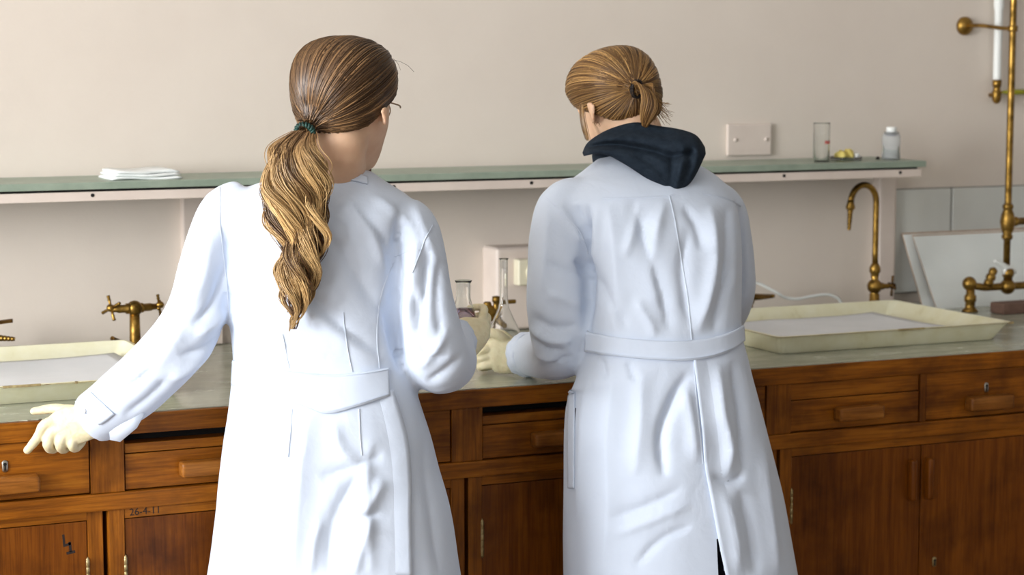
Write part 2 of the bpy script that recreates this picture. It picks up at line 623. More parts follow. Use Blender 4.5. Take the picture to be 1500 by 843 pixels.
for i in range(4):
    x0, x1 = UN[i] + .0045, UN[i + 1] - .0045
    c = empty('base_cabinet', ((x0 + x1) / 2, 4.3, 0), CABLAB[i], 'cabinet', 'base cabinets under the worktop')
    rec = .016 if i == 0 else .004
    fy = FY + rec
    box('carcass', x0, x1, fy + .024, WALL_Y - .02, .001, .7105, M['wood_v'], c, bev=.001)
    sl, sr = (.031, .030)
    dt = .690
    box('frame_stile', x0, x0 + sl, fy, fy + .025, .08, .7105, M['wood_v'], c, bev=.0012)
    box('frame_stile', x1 - sr, x1, fy, fy + .025, .08, .7105, M['wood_v'], c, bev=.0012)
    fr = box('frame_rail', x0 + sl + .0005, x1 - sr - .0005, fy + .001, fy + .025, dt + .002, .7105, M['wood_h'], c, bev=.0012)
    box('plinth', x0, x1, fy + .03, fy + .045, .001, .08, M['wood_h'], c, bev=.001)
    xm = (x0 + x1) / 2 + .008
    for k, (a, b_) in enumerate(((x0 + sl + .001, xm - .0015), (xm + .0015, x1 - sr - .001))):
        d = box('door', a, b_, fy + .003, fy + .0238, .082, dt, M['wood_door'], c, bev=.002)
        hxp = a if k == 0 else b_
        for hz in (.535, .15):
            hinge(hxp, fy + .001, hz, d)
        if i == 3 or True:
            px = b_ - .028 if k == 0 else a + .016
            bm = bmesh.new()
            bm_box(bm, px - .0085, px + .0085, fy - .018, fy + .004, .562, .660, .007, 3)
            sharp(from_bm('handle', bm, M['wood_door'], d), 50)
        if k == 1:
            escutcheon(a + .042, .408, fy + .003, d, M['hinge'])
        if i == 0 and k == 1:
            # brushed dark mark like a figure four on a bar
            bm = bmesh.new()
            for (u0, w0, u1, w1, t) in ((.8385, .668, .8400, .648, .0045), (.838, .645, .853, .649, .005), (.8505, .652, .8525, .632, .005), (.844, .630, .861, .632, .0055)):
                dx, dz = u1 - u0, w1 - w0
                L = math.hypot(dx, dz)
                nx_, nz_ = -dz / L * t / 2, dx / L * t / 2
                q = [bm.verts.new((u0 + nx_, fy + .0027, w0 + nz_)), bm.verts.new((u1 + nx_, fy + .0027, w1 + nz_)),
                     bm.verts.new((u1 - nx_, fy + .0027, w1 - nz_)), bm.verts.new((u0 - nx_, fy + .0027, w0 - nz_))]
                bm.faces.new(q)
            from_bm('painted_mark', bm, M['ink'], d)
    if i == 1:
        cu = bpy.data.curves.new('stamp', 'FONT')
        cu.body = '26-4-11'
        cu.size = .020
        cu.extrude = .0001
        to = bpy.data.objects.new('stamp', cu)
        COL.objects.link(to)
        dg = bpy.context.evaluated_depsgraph_get()
        me = bpy.data.meshes.new_from_object(to.evaluated_get(dg))
        bpy.data.objects.remove(to)
        me.transform(Matrix.Translation((.966, fy + .0006, .6965)) @ Matrix.Rotation(math.pi / 2, 4, 'X'))
        me.materials.clear()
        link('stamp', me, M['ink'], fr)

# ================================================================== enamel trays
def tray(name, label, rx0, rx1, ry0, ry1, bx0, bx1, by0, by1, h, chips, paper_label, paper):
    t = empty(name, ((rx0 + rx1) / 2, (ry0 + ry1) / 2, CT), label, 'tray', 'enamel trays on the worktop')
    z0 = CT + .0006
    th = .0025

    def rect(x0, x1, y0, y1, z, r, n=5):
        out = []
        for cx, cy, a0 in ((x1 - r, y1 - r, 0), (x0 + r, y1 - r, 90), (x0 + r, y0 + r, 180), (x1 - r, y0 + r, 270)):
            for k in range(n + 1):
                a = math.radians(a0 + 90 * k / n)
                out.append((cx + r * math.cos(a), cy + r * math.sin(a), z))
        return out
    i = th
    rings = [rect(bx0 + .004, bx1 - .004, by0 + .004, by1 - .004, z0, .012),
             rect(bx0, bx1, by0, by1, z0 + .004, .014),
             rect(rx0 + .006, rx1 - .006, ry0 + .006, ry1 - .006, z0 + h - .003, .018),
             rect(rx0, rx1, ry0, ry1, z0 + h - .0025, .020),
             rect(rx0, rx1, ry0, ry1, z0 + h, .020),
             rect(rx0 + .008, rx1 - .008, ry0 + .008, ry1 - .008, z0 + h, .016),
             rect(bx0 + i, bx1 - i, by0 + i, by1 - i, z0 + .007, .012),
             rect(bx0 + .012, bx1 - .012, by0 + .012, by1 - .012, z0 + .0035, .008)]
    v, f = loft(rings)
    sharp(from_py('pan', v, f, M['enamel'], t), 35)
    for k, (x, w) in enumerate(chips):
        box('chipped_edge', x, x + w, ry0 - .0012, ry0 + .004, z0 + h - .004, z0 + h + .0008, M['chip'], t, bev=.0008)
    rr = rect(rx0 - .0006, rx1 + .0006, ry0 - .0006, ry1 + .0006, z0 + h - .0022, .0206)
    rr2 = rect(rx0 - .0006, rx1 + .0006, ry0 - .0006, ry1 + .0006, z0 + h - .0008, .0206)
    v, f = loft([rr, rr2], cap=False)
    from_py('worn_rim', v, f, M['chip'], t)
    # paper sheet lying in the tray, edges lifting a little
    px0, px1, py0, py1, ph = paper
    n = 22
    vv = []
    for a in range(n):
        for b_ in range(n):
            u, w = a / (n - 1), b_ / (n - 1)
            x, y = px0 + (px1 - px0) * u, py0 + (py1 - py0) * w
            zz = z0 + .0165 + ph * (abs(u - .5) * 2) ** 3 * .6 + ph * (1 - w) ** 3 + .0022 * (1 + noise.noise(Vector((x * 9, y * 9, rx0))))
            vv.append((x + .01 * (w - .5), y, zz))
    ff = [(a * n + b_, (a + 1) * n + b_, (a + 1) * n + b_ + 1, a * n + b_ + 1) for a in range(n - 1) for b_ in range(n - 1)]
    p = from_py('paper_sheet', vv, ff, M['paper'])
    md = p.modifiers.new('thickness', 'SOLIDIFY')
    md.thickness = .009
    tag(p, paper_label, 'paper', 'paper sheets lying in the trays')
    return t


tray('enamel_tray', 'cream enamel tray with chipped rim behind the outstretched arm', .48, 1.145, 4.120, 4.690, .515, 1.115, 4.160, 4.655, .043,
     [(.757, .075), (.90, .006)], 'white paper sheet in the left tray behind the outstretched arm', (.540, 1.095, 4.175, 4.62, .010))
tray('enamel_tray', 'cream enamel tray with flaring right side below the gooseneck tap', 2.531, 3.203, 4.104, 4.612, 2.545, 3.160, 4.118, 4.575, .043,
     [(2.865, .075), (3.19, .012)], 'white paper sheet in the right tray below the gooseneck tap', (2.575, 3.08, 4.135, 4.54, .008))


# ================================================================== taps
def ribbed(r0, r1, L, k):
    p = [(r0, 0)]
    for i in range(k):
        a, b_ = i / k, (i + .7) / k
        p += [(r0 + (r1 - r0) * a + .0006, L * a + .0003), (r0 + (r1 - r0) * b_, L * b_), (r0 + (r1 - r0) * b_ - .0012, L * (b_ + .05))]
    p += [(r1, L), (r1 * .55, L), (r1 * .5, L - .006)]
    return p


def cross_handle(par, c, axis, L, r, tilt=0.0, mat=None):
    """four-armed cross handle on a spindle along axis"""
    a = np.array(axis, float)
    a /= np.linalg.norm(a)
    e1 = np.array([0, 0, 1.0]) - a * a[2]
    e1 /= np.linalg.norm(e1)
    e2 = np.cross(a, e1)
    h = lathe('cross_handle', [(r * 1.2, -.006), (r * 1.9, -.003), (r * 1.9, .007), (r * 1.2, .010), (.0006, .012)], c, mat or M['brass'], par, axis=a, n=16)
    for k in range(4):
        t = tilt + k * math.pi / 2
        d = e1 * math.cos(t) + e2 * math.sin(t)
        lathe('arm', [(r * .8, 0), (r * .7, L * .4), (r * .95, L * .6), (r * .7, L * .68), (r * .95, L * .9), (r * .9, L), (.0005, L * 1.01)], np.array(c) + d * r, mat or M['brass'], h, axis=d, n=10)
    return h


# --- twin-handled pillar tap behind the left tray
tx, ty = 1.170, 4.735
tb = onY(197, 452, ty)
tx = tb[0]
t = empty('pillar_tap', (tx, ty, CT), 'brass pillar tap with two cross handles behind the left tray', 'tap')
lathe('pillar', [(.028, 0), (.028, .004), (.018, .010), (.0135, .016), (.0125, .05), (.0118, tb[2] - CT - .012)], (tx, ty, CT), M['brass'], t)
lathe('body_ball', ball_prof(.0185, 0, 14), tb, M['brass'], t)
lathe('valve_arm', [(.0125, .012), (.0125, .020), (.0095, .022), (.0095, .040), (.0075, .043), (.0065, .058)], tb, M['brass'], t, axis=(-1, -.12, .02))
lathe('valve_arm', [(.0115, .012), (.0115, .020), (.0092, .022), (.0092, .040), (.0075, .043), (.0065, .062)], tb, M['brass'], t, axis=(1, .12, 0.02))
cross_handle(t, tb + np.array([-.056, -.006, .004]), (-1, -.55, .15), .026, .0045, .45)
cross_handle(t, tb + np.array([.060, .006, .004]), (1, -.35, .10), .022, .0042, .25)
# --- small dark nozzle poking over the tray
nz = onY(160, 494, 4.725)
t = empty('hose_nozzle', (nz[0] + .03, 4.725, CT), 'small dark hose nozzle peeking over the left tray', 'nozzle')
lathe('pipe', [(.008, 0), (.008, .03), (.006, .034)], (nz[0] + .035, 4.735, CT), M['brass_dark'], t, n=14)
lathe('nozzle', [(.0055, 0), (.0050, .045), (.0056, .047), (.0056, .052), (.0035, .052), (.003, .046)], np.array([nz[0] + .036, 4.735, CT + .028]), M['brass_dark'], t,
      axis=np.array([nz[0], 4.70, nz[2]]) - np.array([nz[0] + .036, 4.735, CT + .028]), n=14)


# --- gas cocks: short column, ribbed nozzle, flat lever
def gas_cock(label, base, ndir, nlen, noz_z, lev_dir, lev_z, mat_l, lev_len=.045):
    b_ = np.array(base, float)
    t = empty('gas_cock', tuple(b_), label, 'gas tap', 'brass gas cocks along the bench')
    lathe('column', [(.022, 0), (.022, .005), (.013, .010), (.0105, .02), (.0105, noz_z - .018), (.014, noz_z - .014), (.0165, noz_z), (.014, noz_z + .014), (.010, noz_z + .017), (.0095, lev_z - .004), (.006, lev_z)], b_, M['brass'], t)
    a = np.array(ndir, float)
    a /= np.linalg.norm(a)
    lathe('nozzle', [(.009, .008), (.009, .02)] + [(r, h + .02) for r, h in ribbed(.0088, .0046, nlen - .02, 7)], b_ + np.array([0, 0, noz_z]), M['brass'], t, axis=a, n=16)
    l = np.array(lev_dir, float)
    l /= np.linalg.norm(l)
    s = np.cross(l, [0, 0, 1.0])
    c = b_ + np.array([0, 0, lev_z])
    rings = []
    for d, w in ((-.012, .004), (-.008, .007), (.0, .0085), (.012, .006), (lev_len - .012, .0065), (lev_len - .004, .0065), (lev_len, .003)):
        p = c + l * d
        rings.append([p + s * w + np.array([0, 0, -.004]), p + s * w + np.array([0, 0, .004]), p - s * w + np.array([0, 0, .004]), p - s * w + np.array([0, 0, -.004])])
    v, f = loft(rings)
    sharp(from_py('lever', v, f, mat_l, t), 40)
    return t


g = onY(20, 497, 4.72)
gas_cock('brass gas cock with dark lever at the left end of the bench', (g[0] - .075, 4.72, CT), (1, 0, -.12), .078, g[2] - CT + .009, (1, .0, .08), onY(15, 474, 4.72)[2] - CT, M['brass_dark'], .074)
g = onY(1133, 434, 4.72)
gas_cock('brass gas cock beside the white cable, half behind the hooded person', (g[0] - .075, 4.72, CT), (1, 0, 0), .077, g[2] - CT, (1, -.6, -.05), .062, M['brass_dark'], .06)
# middle cock behind the two flasks: rounder body, T-shaped lever head
mb = onY(714, 458, 4.60)
t = empty('gas_cock', (mb[0], 4.60, CT), 'brass gas cock with round body right behind the two flasks', 'gas tap', 'brass gas cocks along the bench')
lathe('column', [(.022, 0), (.022, .005), (.013, .010), (.0085, .02), (.0085, mb[2] - CT - .012)], (mb[0], 4.60, CT), M['brass_dark'], t)
lathe('body', [(.006, -.026)] + [(r, h) for r, h in ball_prof(.021, 0, 12)[2:-2]] + [(.010, .022), (.008, .026)], mb, M['brass'], t)
lathe('spindle', [(.009, 0), (.009, .018), (.0075, .020), (.0075, .030), (.0105, .032), (.0105, .044), (.003, .046)], mb + np.array([.020, -.004, -.006]), M['brass'], t, axis=(.05, 0, 1))
lathe('nozzle', [(.010, .01), (.010, .022)] + [(r, h + .022) for r, h in ribbed(.0105, .007, .03, 4)], mb + np.array([0.004, 0, -.006]), M['brass'], t, axis=(1, -.3, -.75))
lv = onY(748, 442, 4.60)
box('lever', mb[0] + .020, lv[0] + .012, 4.592, 4.602, lv[2] - .005, lv[2] + .005, M['brass'], t, bev=.003)

# --- gooseneck tap at the right
gy = 4.700
gb = onY(1281, 430, gy)
gx = gb[0]
t = empty('gooseneck_tap', (gx, gy, CT), 'tall brass gooseneck tap behind the right tray', 'tap')
ztop = onY(1258, 271, gy)[2]
R = .0475
zc = ztop - R
lathe('valve_body', [(.030, 0), (.030, .004), (.015, .012), (.0135, .05)] +
      [(r, h) for r, h in ball_prof(.0205, onY(1277, 420, gy)[2] - CT, 12)[2:-2]] +
      [(.0115, .105), (.0150, .110), (.0150, .122), (.0105, .130), (.0085, .134)], (gx, gy, CT), M['brass'], t)
path = [(gx, gy, CT + .125 + k * (zc - CT - .125) / 5) for k in range(6)]
for k in range(1, 15):
    a = math.pi * k / 14 * .97
    path.append((gx - R + R * math.cos(a), gy - .02 * (1 - math.cos(a)) / 2, zc + R * math.sin(a)))
tube('neck', path, .0085, M['brass'], t, n=16)
e = np.array(path[-1])
lathe('outlet', [(.0085, -.004), (.0095, .004), (.0125, .012), (.0125, .018), (.0085, .022)] + [(r, h + .024) for r, h in ribbed(.0074, .0046, .052, 6)], e, M['brass'], t, axis=(-.05, 0, -1), n=16)
vb = np.array([gx, gy, onY(1277, 420, gy)[2]])
lathe('side_valve', [(.0095, .014), (.0095, .024), (.0072, .026), (.0072, .040), (.005, .042), (.005, .05)], vb, M['brass'], t, axis=(1, -.25, 0))
cross_handle(t, vb + np.array([.048, -.012, 0]), (1, -.3, 0), .024, .0040, .15, M['brass_dark'])

# --- white cable behind the right tray
pts = [onY(1128, 419, 4.745), onY(1136, 428, 4.74), onY(1150, 436, 4.735), onY(1168, 438, 4.73), onY(1186, 435, 4.73), onY(1205, 432, 4.73), onY(1218, 433, 4.73), onY(1230, 440, 4.73)]
pts.append((pts[-1][0] + .012, 4.735, CT + .004))
cb = empty('cable', (2.8, 4.73, CT), 'white cable curling on the wall side behind the right tray', 'cable')
tube('cord', smooth_path([onY(1100, 416, 4.75), onY(1112, 416, 4.75)] + pts[1:], 6), .0042, M['white_plastic'], cb, n=10)

# --- tall brass riser pipe with wall stay and white tube at the far right
py_ = 4.62
top = onY(1483, 0, py_)
px_ = onY(1478, 250, py_)[0]
t = empty('riser_pipe', (px_, py_, CT), 'tall brass riser pipe clamped to the wall at the right edge', 'pipe')
jz = onY(1478, 325, py_)[2]
PB = onY(1476, 420, 4.60)[2] + .0535
tube('pipe', [(px_, py_, PB + k * (2.6 - PB) / 12) for k in range(13)], .0095, M['brass'], t, n=16)
lathe('tee_joint', [(.0105, -.050), (.015, -.045), (.015, -.038), (.012, -.034)] + [(.0175, -.02), (.021, 0), (.0175, .02)] + [(.012, .034), (.015, .038), (.015, .045), (.0105, .050)], (px_, py_, jz), M['brass'], t)
lathe('side_branch', [(.013, .014), (.013, .03), (.010, .032), (.010, .30)], (px_, py_, jz), M['brass'], t, axis=(1, 0, 0))
bz = onY(1415, 38, WALL_Y - .01)
st_ = lathe('wall_rose', [(.026, 0), (.026, .006), (.022, .014), (.012, .020), (.006, .022)], (bz[0], WALL_Y - .001, bz[2]), M['brass'], t, axis=(0, -1, 0))
cz = onY(1480, 42, py_)[2]
tube('stay_rod', smooth_path([(bz[0], WALL_Y - .018, bz[2]), (bz[0] + (px_ - bz[0]) * .3, WALL_Y - .08, bz[2]), (bz[0] + (px_ - bz[0]) * .8, py_ + .05, cz + .002), (px_, py_, cz)], 6), .0055, M['brass'], t)
lathe('clamp_ring', [(.0125, -.008), (.0135, -.006), (.0135, .006), (.0125, .008)], (px_, py_, cz), M['brass'], t)
# white gas tube hanging beside it
wx = onY(1462, 60, WALL_Y - .03)[0]
t = empty('white_tube', (wx, WALL_Y - .03, 1.46), 'white vertical tube with a brass end fitting at the upper right', 'tube')
zt = onY(1463, 118, WALL_Y - .03)[2]
zb = onY(1463, 150, WALL_Y - .03)[2]
lathe('tube_body', [(.0115, 0), (.0118, .01), (.0118, .195), (.0145, .205), (.0145, .6)], (wx, WALL_Y - .03, zt), M['white_plastic'], t)
lathe('end_fitting', [(.004, -.004), (.009, 0), (.0120, .006), (.0135, .018), (.0135, .030), (.0105, .034), (.0105, .044), (.0130, .046), (.0130, zt - zb + .002)], (wx, WALL_Y - .03, zb), M['brass'], t)
tube('fixing', [(wx, WALL_Y - .03, zb + .02), (wx, WALL_Y + .002, zb + .02)], .006, M['brass'], t)
lz = onY(1490, 135, WALL_Y - .03)[2]
tube('valve_lever', [(wx + .012, WALL_Y - .03, lz), (wx + .05, WALL_Y - .03, lz), (wx + .2, WALL_Y - .03, lz)], [.003, .0075, .0085], M['lever_green'], t)

# --- heavy brass mixer tap at the right edge
my = 4.600
bl = onY(1420, 418, my)
t = empty('mixer_tap', (bl[0], my, CT), 'heavy brass bench tap with white lever at the right edge', 'tap')
lathe('foot', [(.022, 0), (.022, .005), (.0155, .010), (.0135, .014), (.0135, .026), (.0165, .030), (.0165, .044), (.012, .048), (.012, bl[2] - CT)], (bl[0] + .004, my, CT), M['brass'], t)
lathe('elbow_ball', ball_prof(.0195, 0, 12), bl + np.array([0, 0, .004]), M['brass'], t)
hz = onY(1470, 420, my)[2]
tube('cross_pipe', [bl, (bl[0] + .05, my, hz), (bl[0] + .14, my, hz), (bl[0] + .3, my, hz)], [.0095, .010, .010, .0115], M['brass'], t, n=16)
s0 = onY(1446, 420, my)
lathe('angled_spindle', [(.0125, 0), (.0125, .018), (.0095, .020), (.0135, .022), (.0135, .032), (.0095, .036), (.0115, .040), (.0115, .050), (.003, .056)], s0, M['brass'], t, axis=(.45, 0, 1))
v0 = onY(1476, 420, my)
lathe('valve_ball', ball_prof(.0215, 0, 12), v0, M['brass'], t)
lathe('valve_neck', [(.0125, .010), (.0125, .026), (.0150, .028), (.0165, .038), (.0140, .048), (.006, .052)], v0, M['brass'], t)
k0 = onY(1476, 396, my)
k1 = onY(1456, 382, my)
kn = tube('white_lever', smooth_path([k0 + np.array([.012, 0, -.002]), k0 + np.array([-.004, 0, .006]), (k0 + k1) / 2 + np.array([0, 0, .004]), k1], 4),
          [.009, .009, .010, .010, .010, .009, .009, .008, .008, .007, .006, .005, .003], M['white_plastic'], t, n=12)
tube('white_lever', smooth_path([k0 + np.array([-.012, 0, -.012]), k0 + np.array([-.006, 0, .004]), k0 + np.array([.012, -.002, .002]), k0 + np.array([.024, -.004, -.010])], 4),
     [.005, .007, .008, .009, .009, .009, .009, .009, .008, .008, .007, .005, .003], M['white_plastic'], t, n=12)

# ================================================================== boards leaning on the tiles, block, odds and ends
def leaning_board(label, x0, x1, yb, yt, h, slant, th, inset=0):
    t = empty('white_board', ((x0 + x1) / 2, yb, CT), label, 'board', 'white boards leaning on the tiles')
    L = math.hypot(yt - yb, h)
    ny, nz = -h / L, (yt - yb) / L
    def pt(u, w, d):
        return (x0 + (x1 - x0) * u + slant * (1 - w) * (1 if u < .5 else .12), yb + (yt - yb) * w + ny * d, CT + .001 + h * w - nz * d + .0)
    q = [(0, 0), (1, 0), (1, 1), (0, 1)]
    v = [pt(u, w, .0) for u, w in q] + [pt(u, w, th * .25) for u, w in q]
    f = [(0, 1, 2, 3), (7, 6, 5, 4)] + [(i, 4 + i, 4 + (i + 1) % 4, (i + 1) % 4) for i in range(4)]
    v2 = [pt(u, w, -th) for u, w in q] + [pt(u, w, -.0002) for u, w in q]
    from_py('backing', v2, f, M['board_edge'], t, smooth=False)
    from_py('face', v, f, M['board'], t, smooth=False)
    return t


bA = onY(1328, 345, 4.80)
bB = onY(1349, 449, 4.66)
leaning_board('tan-edged white board standing behind the slanted one against the tiles', bA[0], bA[0] + .47, 4.715, WALL_Y - .022, bA[2] - CT, 0, .008)
bC = onY(1338, 347, 4.79)
leaning_board('slanted white board leaning in front of another at the tiles', bC[0], bC[0] + .44, 4.685, WALL_Y - .048, bC[2] - CT, .008, .006)

o1 = onZ(1470, 461, CT + .002)
bk = empty('brown_block', (o1[0] + .06, o1[1] + .03, CT), 'rough brown block on the worktop at the right edge', 'block')
box('block', o1[0], o1[0] + .15, o1[1], o1[1] + .06, CT + .0005, CT + .030, M['brick'], bk, bev=.004)

# folded cloth on the shelf
c0 = onY(162, 266, SH_Y + .05)
c1 = onY(265, 263, SH_Y + .05)
cl = empty('folded_cloth', ((c0[0] + c1[0]) / 2, SH_Y + .1, 1.314), 'folded white cloth lying on the green shelf', 'cloth')
for k in range(3):
    n = 14
    rings = []
    x0, x1 = c0[0] + .004 * k, c1[0] - .003 * k
    for i in range(n):
        u = i / (n - 1)
        x = x0 + (x1 - x0) * u
        zl = 1.3144 + k * .0068 + .0016 * math.sin(u * 7 + k)
        th = .0062 * (1 if 0 < i < n - 1 else .5)
        y0, y1 = SH_Y + .035 + .004 * math.sin(u * 5 + k * 2), SH_Y + .165
        rings.append([(x, y0, zl + th * .5), (x, y0 + .003, zl + th), (x, y1, zl + th + .001), (x, y1 + .003, zl + th * .5), (x, y1, zl), (x, y0 + .003, zl)])
    v, f = loft(rings)
    from_py('fold', v, f, M['cloth'], cl)

# measuring cylinder, dish with lumps, plastic bottle on the shelf
gx0 = onY(1203, 236, 4.66)
gl = empty('glass_cylinder', (gx0[0], 4.66, 1.314), 'clear glass cylinder with a red mark on the shelf', 'glass jar')
rz = 1.3144
hgt = onY(1203, 180, 4.66)[2] - rz
lathe('glass_wall', [(.0005, .0002), (.0215, .0002), (.0215, hgt - .003), (.0228, hgt - .001), (.0225, hgt), (.0205, hgt), (.0195, hgt - .004), (.0195, .004), (.0005, .0035)], (gx0[0], 4.66, rz), M['glass'], gl, n=28, cap=False)
v = []
for k in range(9):
    a = math.radians(-100 + k * 8)
    for z in (.046, .054):
        v.append((gx0[0] + .0221 * math.cos(a), 4.66 + .0221 * math.sin(a), rz + z + (.002 if k % 3 else 0)))
from_py('red_mark', v, [(2 * i, 2 * i + 2, 2 * i + 3, 2 * i + 1) for i in range(8)], M['red'], gl)
dx = onY(1239, 234, 4.67)
di = empty('glass_dish', (dx[0], 4.67, 1.314), 'shallow glass dish on the shelf next to the cylinder', 'dish')
lathe('dish_wall', [(.0005, .0003), (.040, .0003), (.043, .003), (.044, .011), (.0425, .011), (.0415, .0045), (.0005, .002)], (dx[0], 4.67, rz), M['glass'], di, n=32, cap=False)


def lump(name, c, r, mat, label, seed, parent=None):
    bm = bmesh.new()
    bmesh.ops.create_icosphere(bm, subdivisions=3, radius=1)
    for p in bm.verts:
        d = p.co.normalized()
        k = 1 + .28 * noise.noise(d * 1.7 + Vector((seed, 0, 0)))
        p.co = Vector((c[0] + d.x * r[0] * k, c[1] + d.y * r[1] * k, c[2] + max(d.z * r[2] * k, -r[2] * .75)))
    o = from_bm(name, bm, mat, None, True)
    return tag(o, label, 'lump', 'lumps in the glass dish')


lump('yellow_lump', (dx[0] - .019, 4.665, rz + .014), (.017, .016, .014), M['yellow'], 'left yellow lump in the glass dish', 1)
lump('yellow_lump', (dx[0] + .008, 4.670, rz + .016), (.013, .015, .016), M['yellow'], 'rounder yellow lump in the middle of the glass dish', 5)
lump('white_lump', (dx[0] + .030, 4.668, rz + .011), (.012, .012, .0105), M['white_plastic'], 'white lump at the right side of the glass dish', 9)
sx = onY(1286, 232, 4.68)
o = lump('dark_crumb', (sx[0], 4.68, rz + .0042), (.006, .004, .0045), M['black'], 'tiny dark crumb on the shelf left of the plastic bottle', 12)
del o['group']
bx_ = onY(1305, 235, 4.67)
bo = empty('plastic_bottle', (bx_[0], 4.67, 1.314), 'clear plastic bottle with blue ring on the shelf end', 'bottle')
bh = onY(1305, 186, 4.67)[2] - rz
lathe('bottle_body', [(.0005, .0003), (.022, .0003), (.0245, .003), (.0245, .018), (.0225, .020), (.0225, .036), (.0245, .038), (.0245, .062), (.020, .074), (.0135, bh - .024), (.0135, bh - .016),
                      (.0125, bh - .016), (.0125, bh - .024), (.019, .073), (.0235, .061), (.0235, .004), (.0005, .002)], (bx_[0], 4.67, rz), M['plastic_clear'], bo, n=28, cap=False)
lathe('blue_ring', [(.0150, bh - .022), (.0150, bh - .017)], (bx_[0], 4.67, rz), M['blue'], bo, n=24)
lathe('cap', [(.0140, bh - .017), (.0140, bh - .002), (.012, bh), (.0005, bh)], (bx_[0], 4.67, rz), M['white_plastic'], bo, n=24)

# light socket box on the casing
so = empty('wall_socket', (2.17, WALL_Y - .09, 1.03), 'cream wall socket on the boxed casing between the two people', 'socket')
s1 = onY(762, 419, WALL_Y - .115)
box('socket_box', s1[0] - .006, s1[0] + .075, WALL_Y - .118, WALL_Y - .0855, s1[2], s1[2] + .066, M['cream_plastic'], so, bev=.005, seg=3)
lathe('socket_face', [(.022, 0), (.022, .004), (.018, .005), (.017, .002), (.0005, .002)], (s1[0] + .036, WALL_Y - .118, s1[2] + .033), M['cream_plastic'], so, axis=(0, -1, 0))

# ================================================================== people
def proj(V):
    """world points -> chart coordinates of the view (used only to read where a crease runs on the cloth)"""
    d = np.asarray(V, float) - _c
    k = d @ _f
    return 750 + FPX * (d @ RT) / k, 421.5 - FPX * (d @ _u) / k


def remesh(parts, voxel, name):
    """union closed (v, f) parts into one continuous surface"""
    v, f = [], []
    for pv, pf in parts:
        o = len(v)
        v += [tuple(map(float, p)) for p in pv]
        f += [tuple(i + o for i in q) for q in pf]
    me = bpy.data.meshes.new(name + '_src')
    me.from_pydata(v, [], f)
    bm = bmesh.new()
    bm.from_mesh(me)
    bmesh.ops.recalc_face_normals(bm, faces=bm.faces)
    bm.to_mesh(me)
    bm.free()
    ob = bpy.data.objects.new(name + '_src', me)
    COL.objects.link(ob)
    md = ob.modifiers.new('r', 'REMESH')
    md.mode = 'VOXEL'
    md.voxel_size = voxel
    dg = bpy.context.evaluated_depsgraph_get()
    out = bpy.data.meshes.new_from_object(ob.evaluated_get(dg))
    bpy.data.objects.remove(ob)
    bpy.data.meshes.remove(me)
    out.name = name
    return out


def get_v(me):
    a = np.empty(len(me.vertices) * 3, np.float32)
    me.vertices.foreach_get('co', a)
    return a.reshape(-1, 3).astype(float)


def set_v(me, V):
    me.vertices.foreach_set('co', V.astype(np.float32).ravel())
    me.update()


def get_n(me):
    a = np.empty(len(me.vertices) * 3, np.float32)
    me.vertex_normals.foreach_get('vector', a)
    return a.reshape(-1, 3).astype(float)


def relax(me, it, lam=0.5, weight=None):
    V = get_v(me)
    e = np.empty(len(me.edges) * 2, np.int32)
    me.edges.foreach_get('vertices', e)
    e = e.reshape(-1, 2)
    deg = np.bincount(e.ravel(), minlength=len(V)).astype(float)[:, None]
    for k in range(it):
        S = np.zeros_like(V)
        for c in range(3):
            S[:, c] = np.bincount(e[:, 0], V[e[:, 1], c], len(V)) + np.bincount(e[:, 1], V[e[:, 0], c], len(V))
        d = (S / np.maximum(deg, 1) - V) * lam
        if weight is not None:
            d *= weight[:, None]
        V += d
    set_v(me, V)


def poly_dist(u, v, pts):
    """distance to polyline and the parameter 0..1 along it"""
    P = np.array(pts, float)
    L = np.hypot(*(P[1:] - P[:-1]).T)
    tot = L.sum()
    best = np.full(u.shape, 1e9)
    par = np.zeros(u.shape)
    side = np.zeros(u.shape)
    acc = 0
    for a, b_, l in zip(P[:-1], P[1:], L):
        d = (b_ - a) / l
        t = np.clip((u - a[0]) * d[0] + (v - a[1]) * d[1], 0, l)
        qx, qy = u - a[0] - d[0] * t, v - a[1] - d[1] * t
        q = np.hypot(qx, qy)
        m = q < best
        best[m] = q[m]
        par[m] = ((acc + t) / tot)[m]
        side[m] = (d[0] * qy - d[1] * qx)[m]
        acc += l
    return best, par, side


def folds(me, lst):
    """press creases (negative) and raise ridges (positive) along lines on the camera-side cloth"""
    V = get_v(me)
    n = get_n(me)
    u, v = proj(V)
    view = V - _c
    view /= np.linalg.norm(view, axis=1)[:, None]
    face = np.clip(-(n * view).sum(1) * 1.6, 0, 1)
    disp = np.zeros(len(V))
    for pts, amp, w in lst:
        d, t, s = poly_dist(u, v, smooth_path(pts, 5))
        taper = np.clip(np.minimum(t, 1 - t) / .22, 0, 1) ** .7
        disp += 1.6 * amp * (.5 * np.exp(-(d / (.85 * w)) ** 2) + .5 * np.exp(-d / (.5 * w))) * taper
    V += n * (disp * face)[:, None]
    set_v(me, V)


def crumple(me, amp, scale, stretch, seed, pw=1.0):
    V = get_v(me)
    n = get_n(me)
    d = np.empty(len(V))
    for i, p in enumerate(V):
        q = Vector((p[0] * scale * stretch[0] + seed, p[1] * scale * stretch[1], p[2] * scale * stretch[2]))
        a = noise.noise(q)
        b_ = noise.noise(q * 2.3 + Vector((7, 3, 1)))
        d[i] = (1 - abs(a) * 2.2) * .7 + b_ * .5
    V += n * (d * amp)[:, None]
    set_v(me, V)


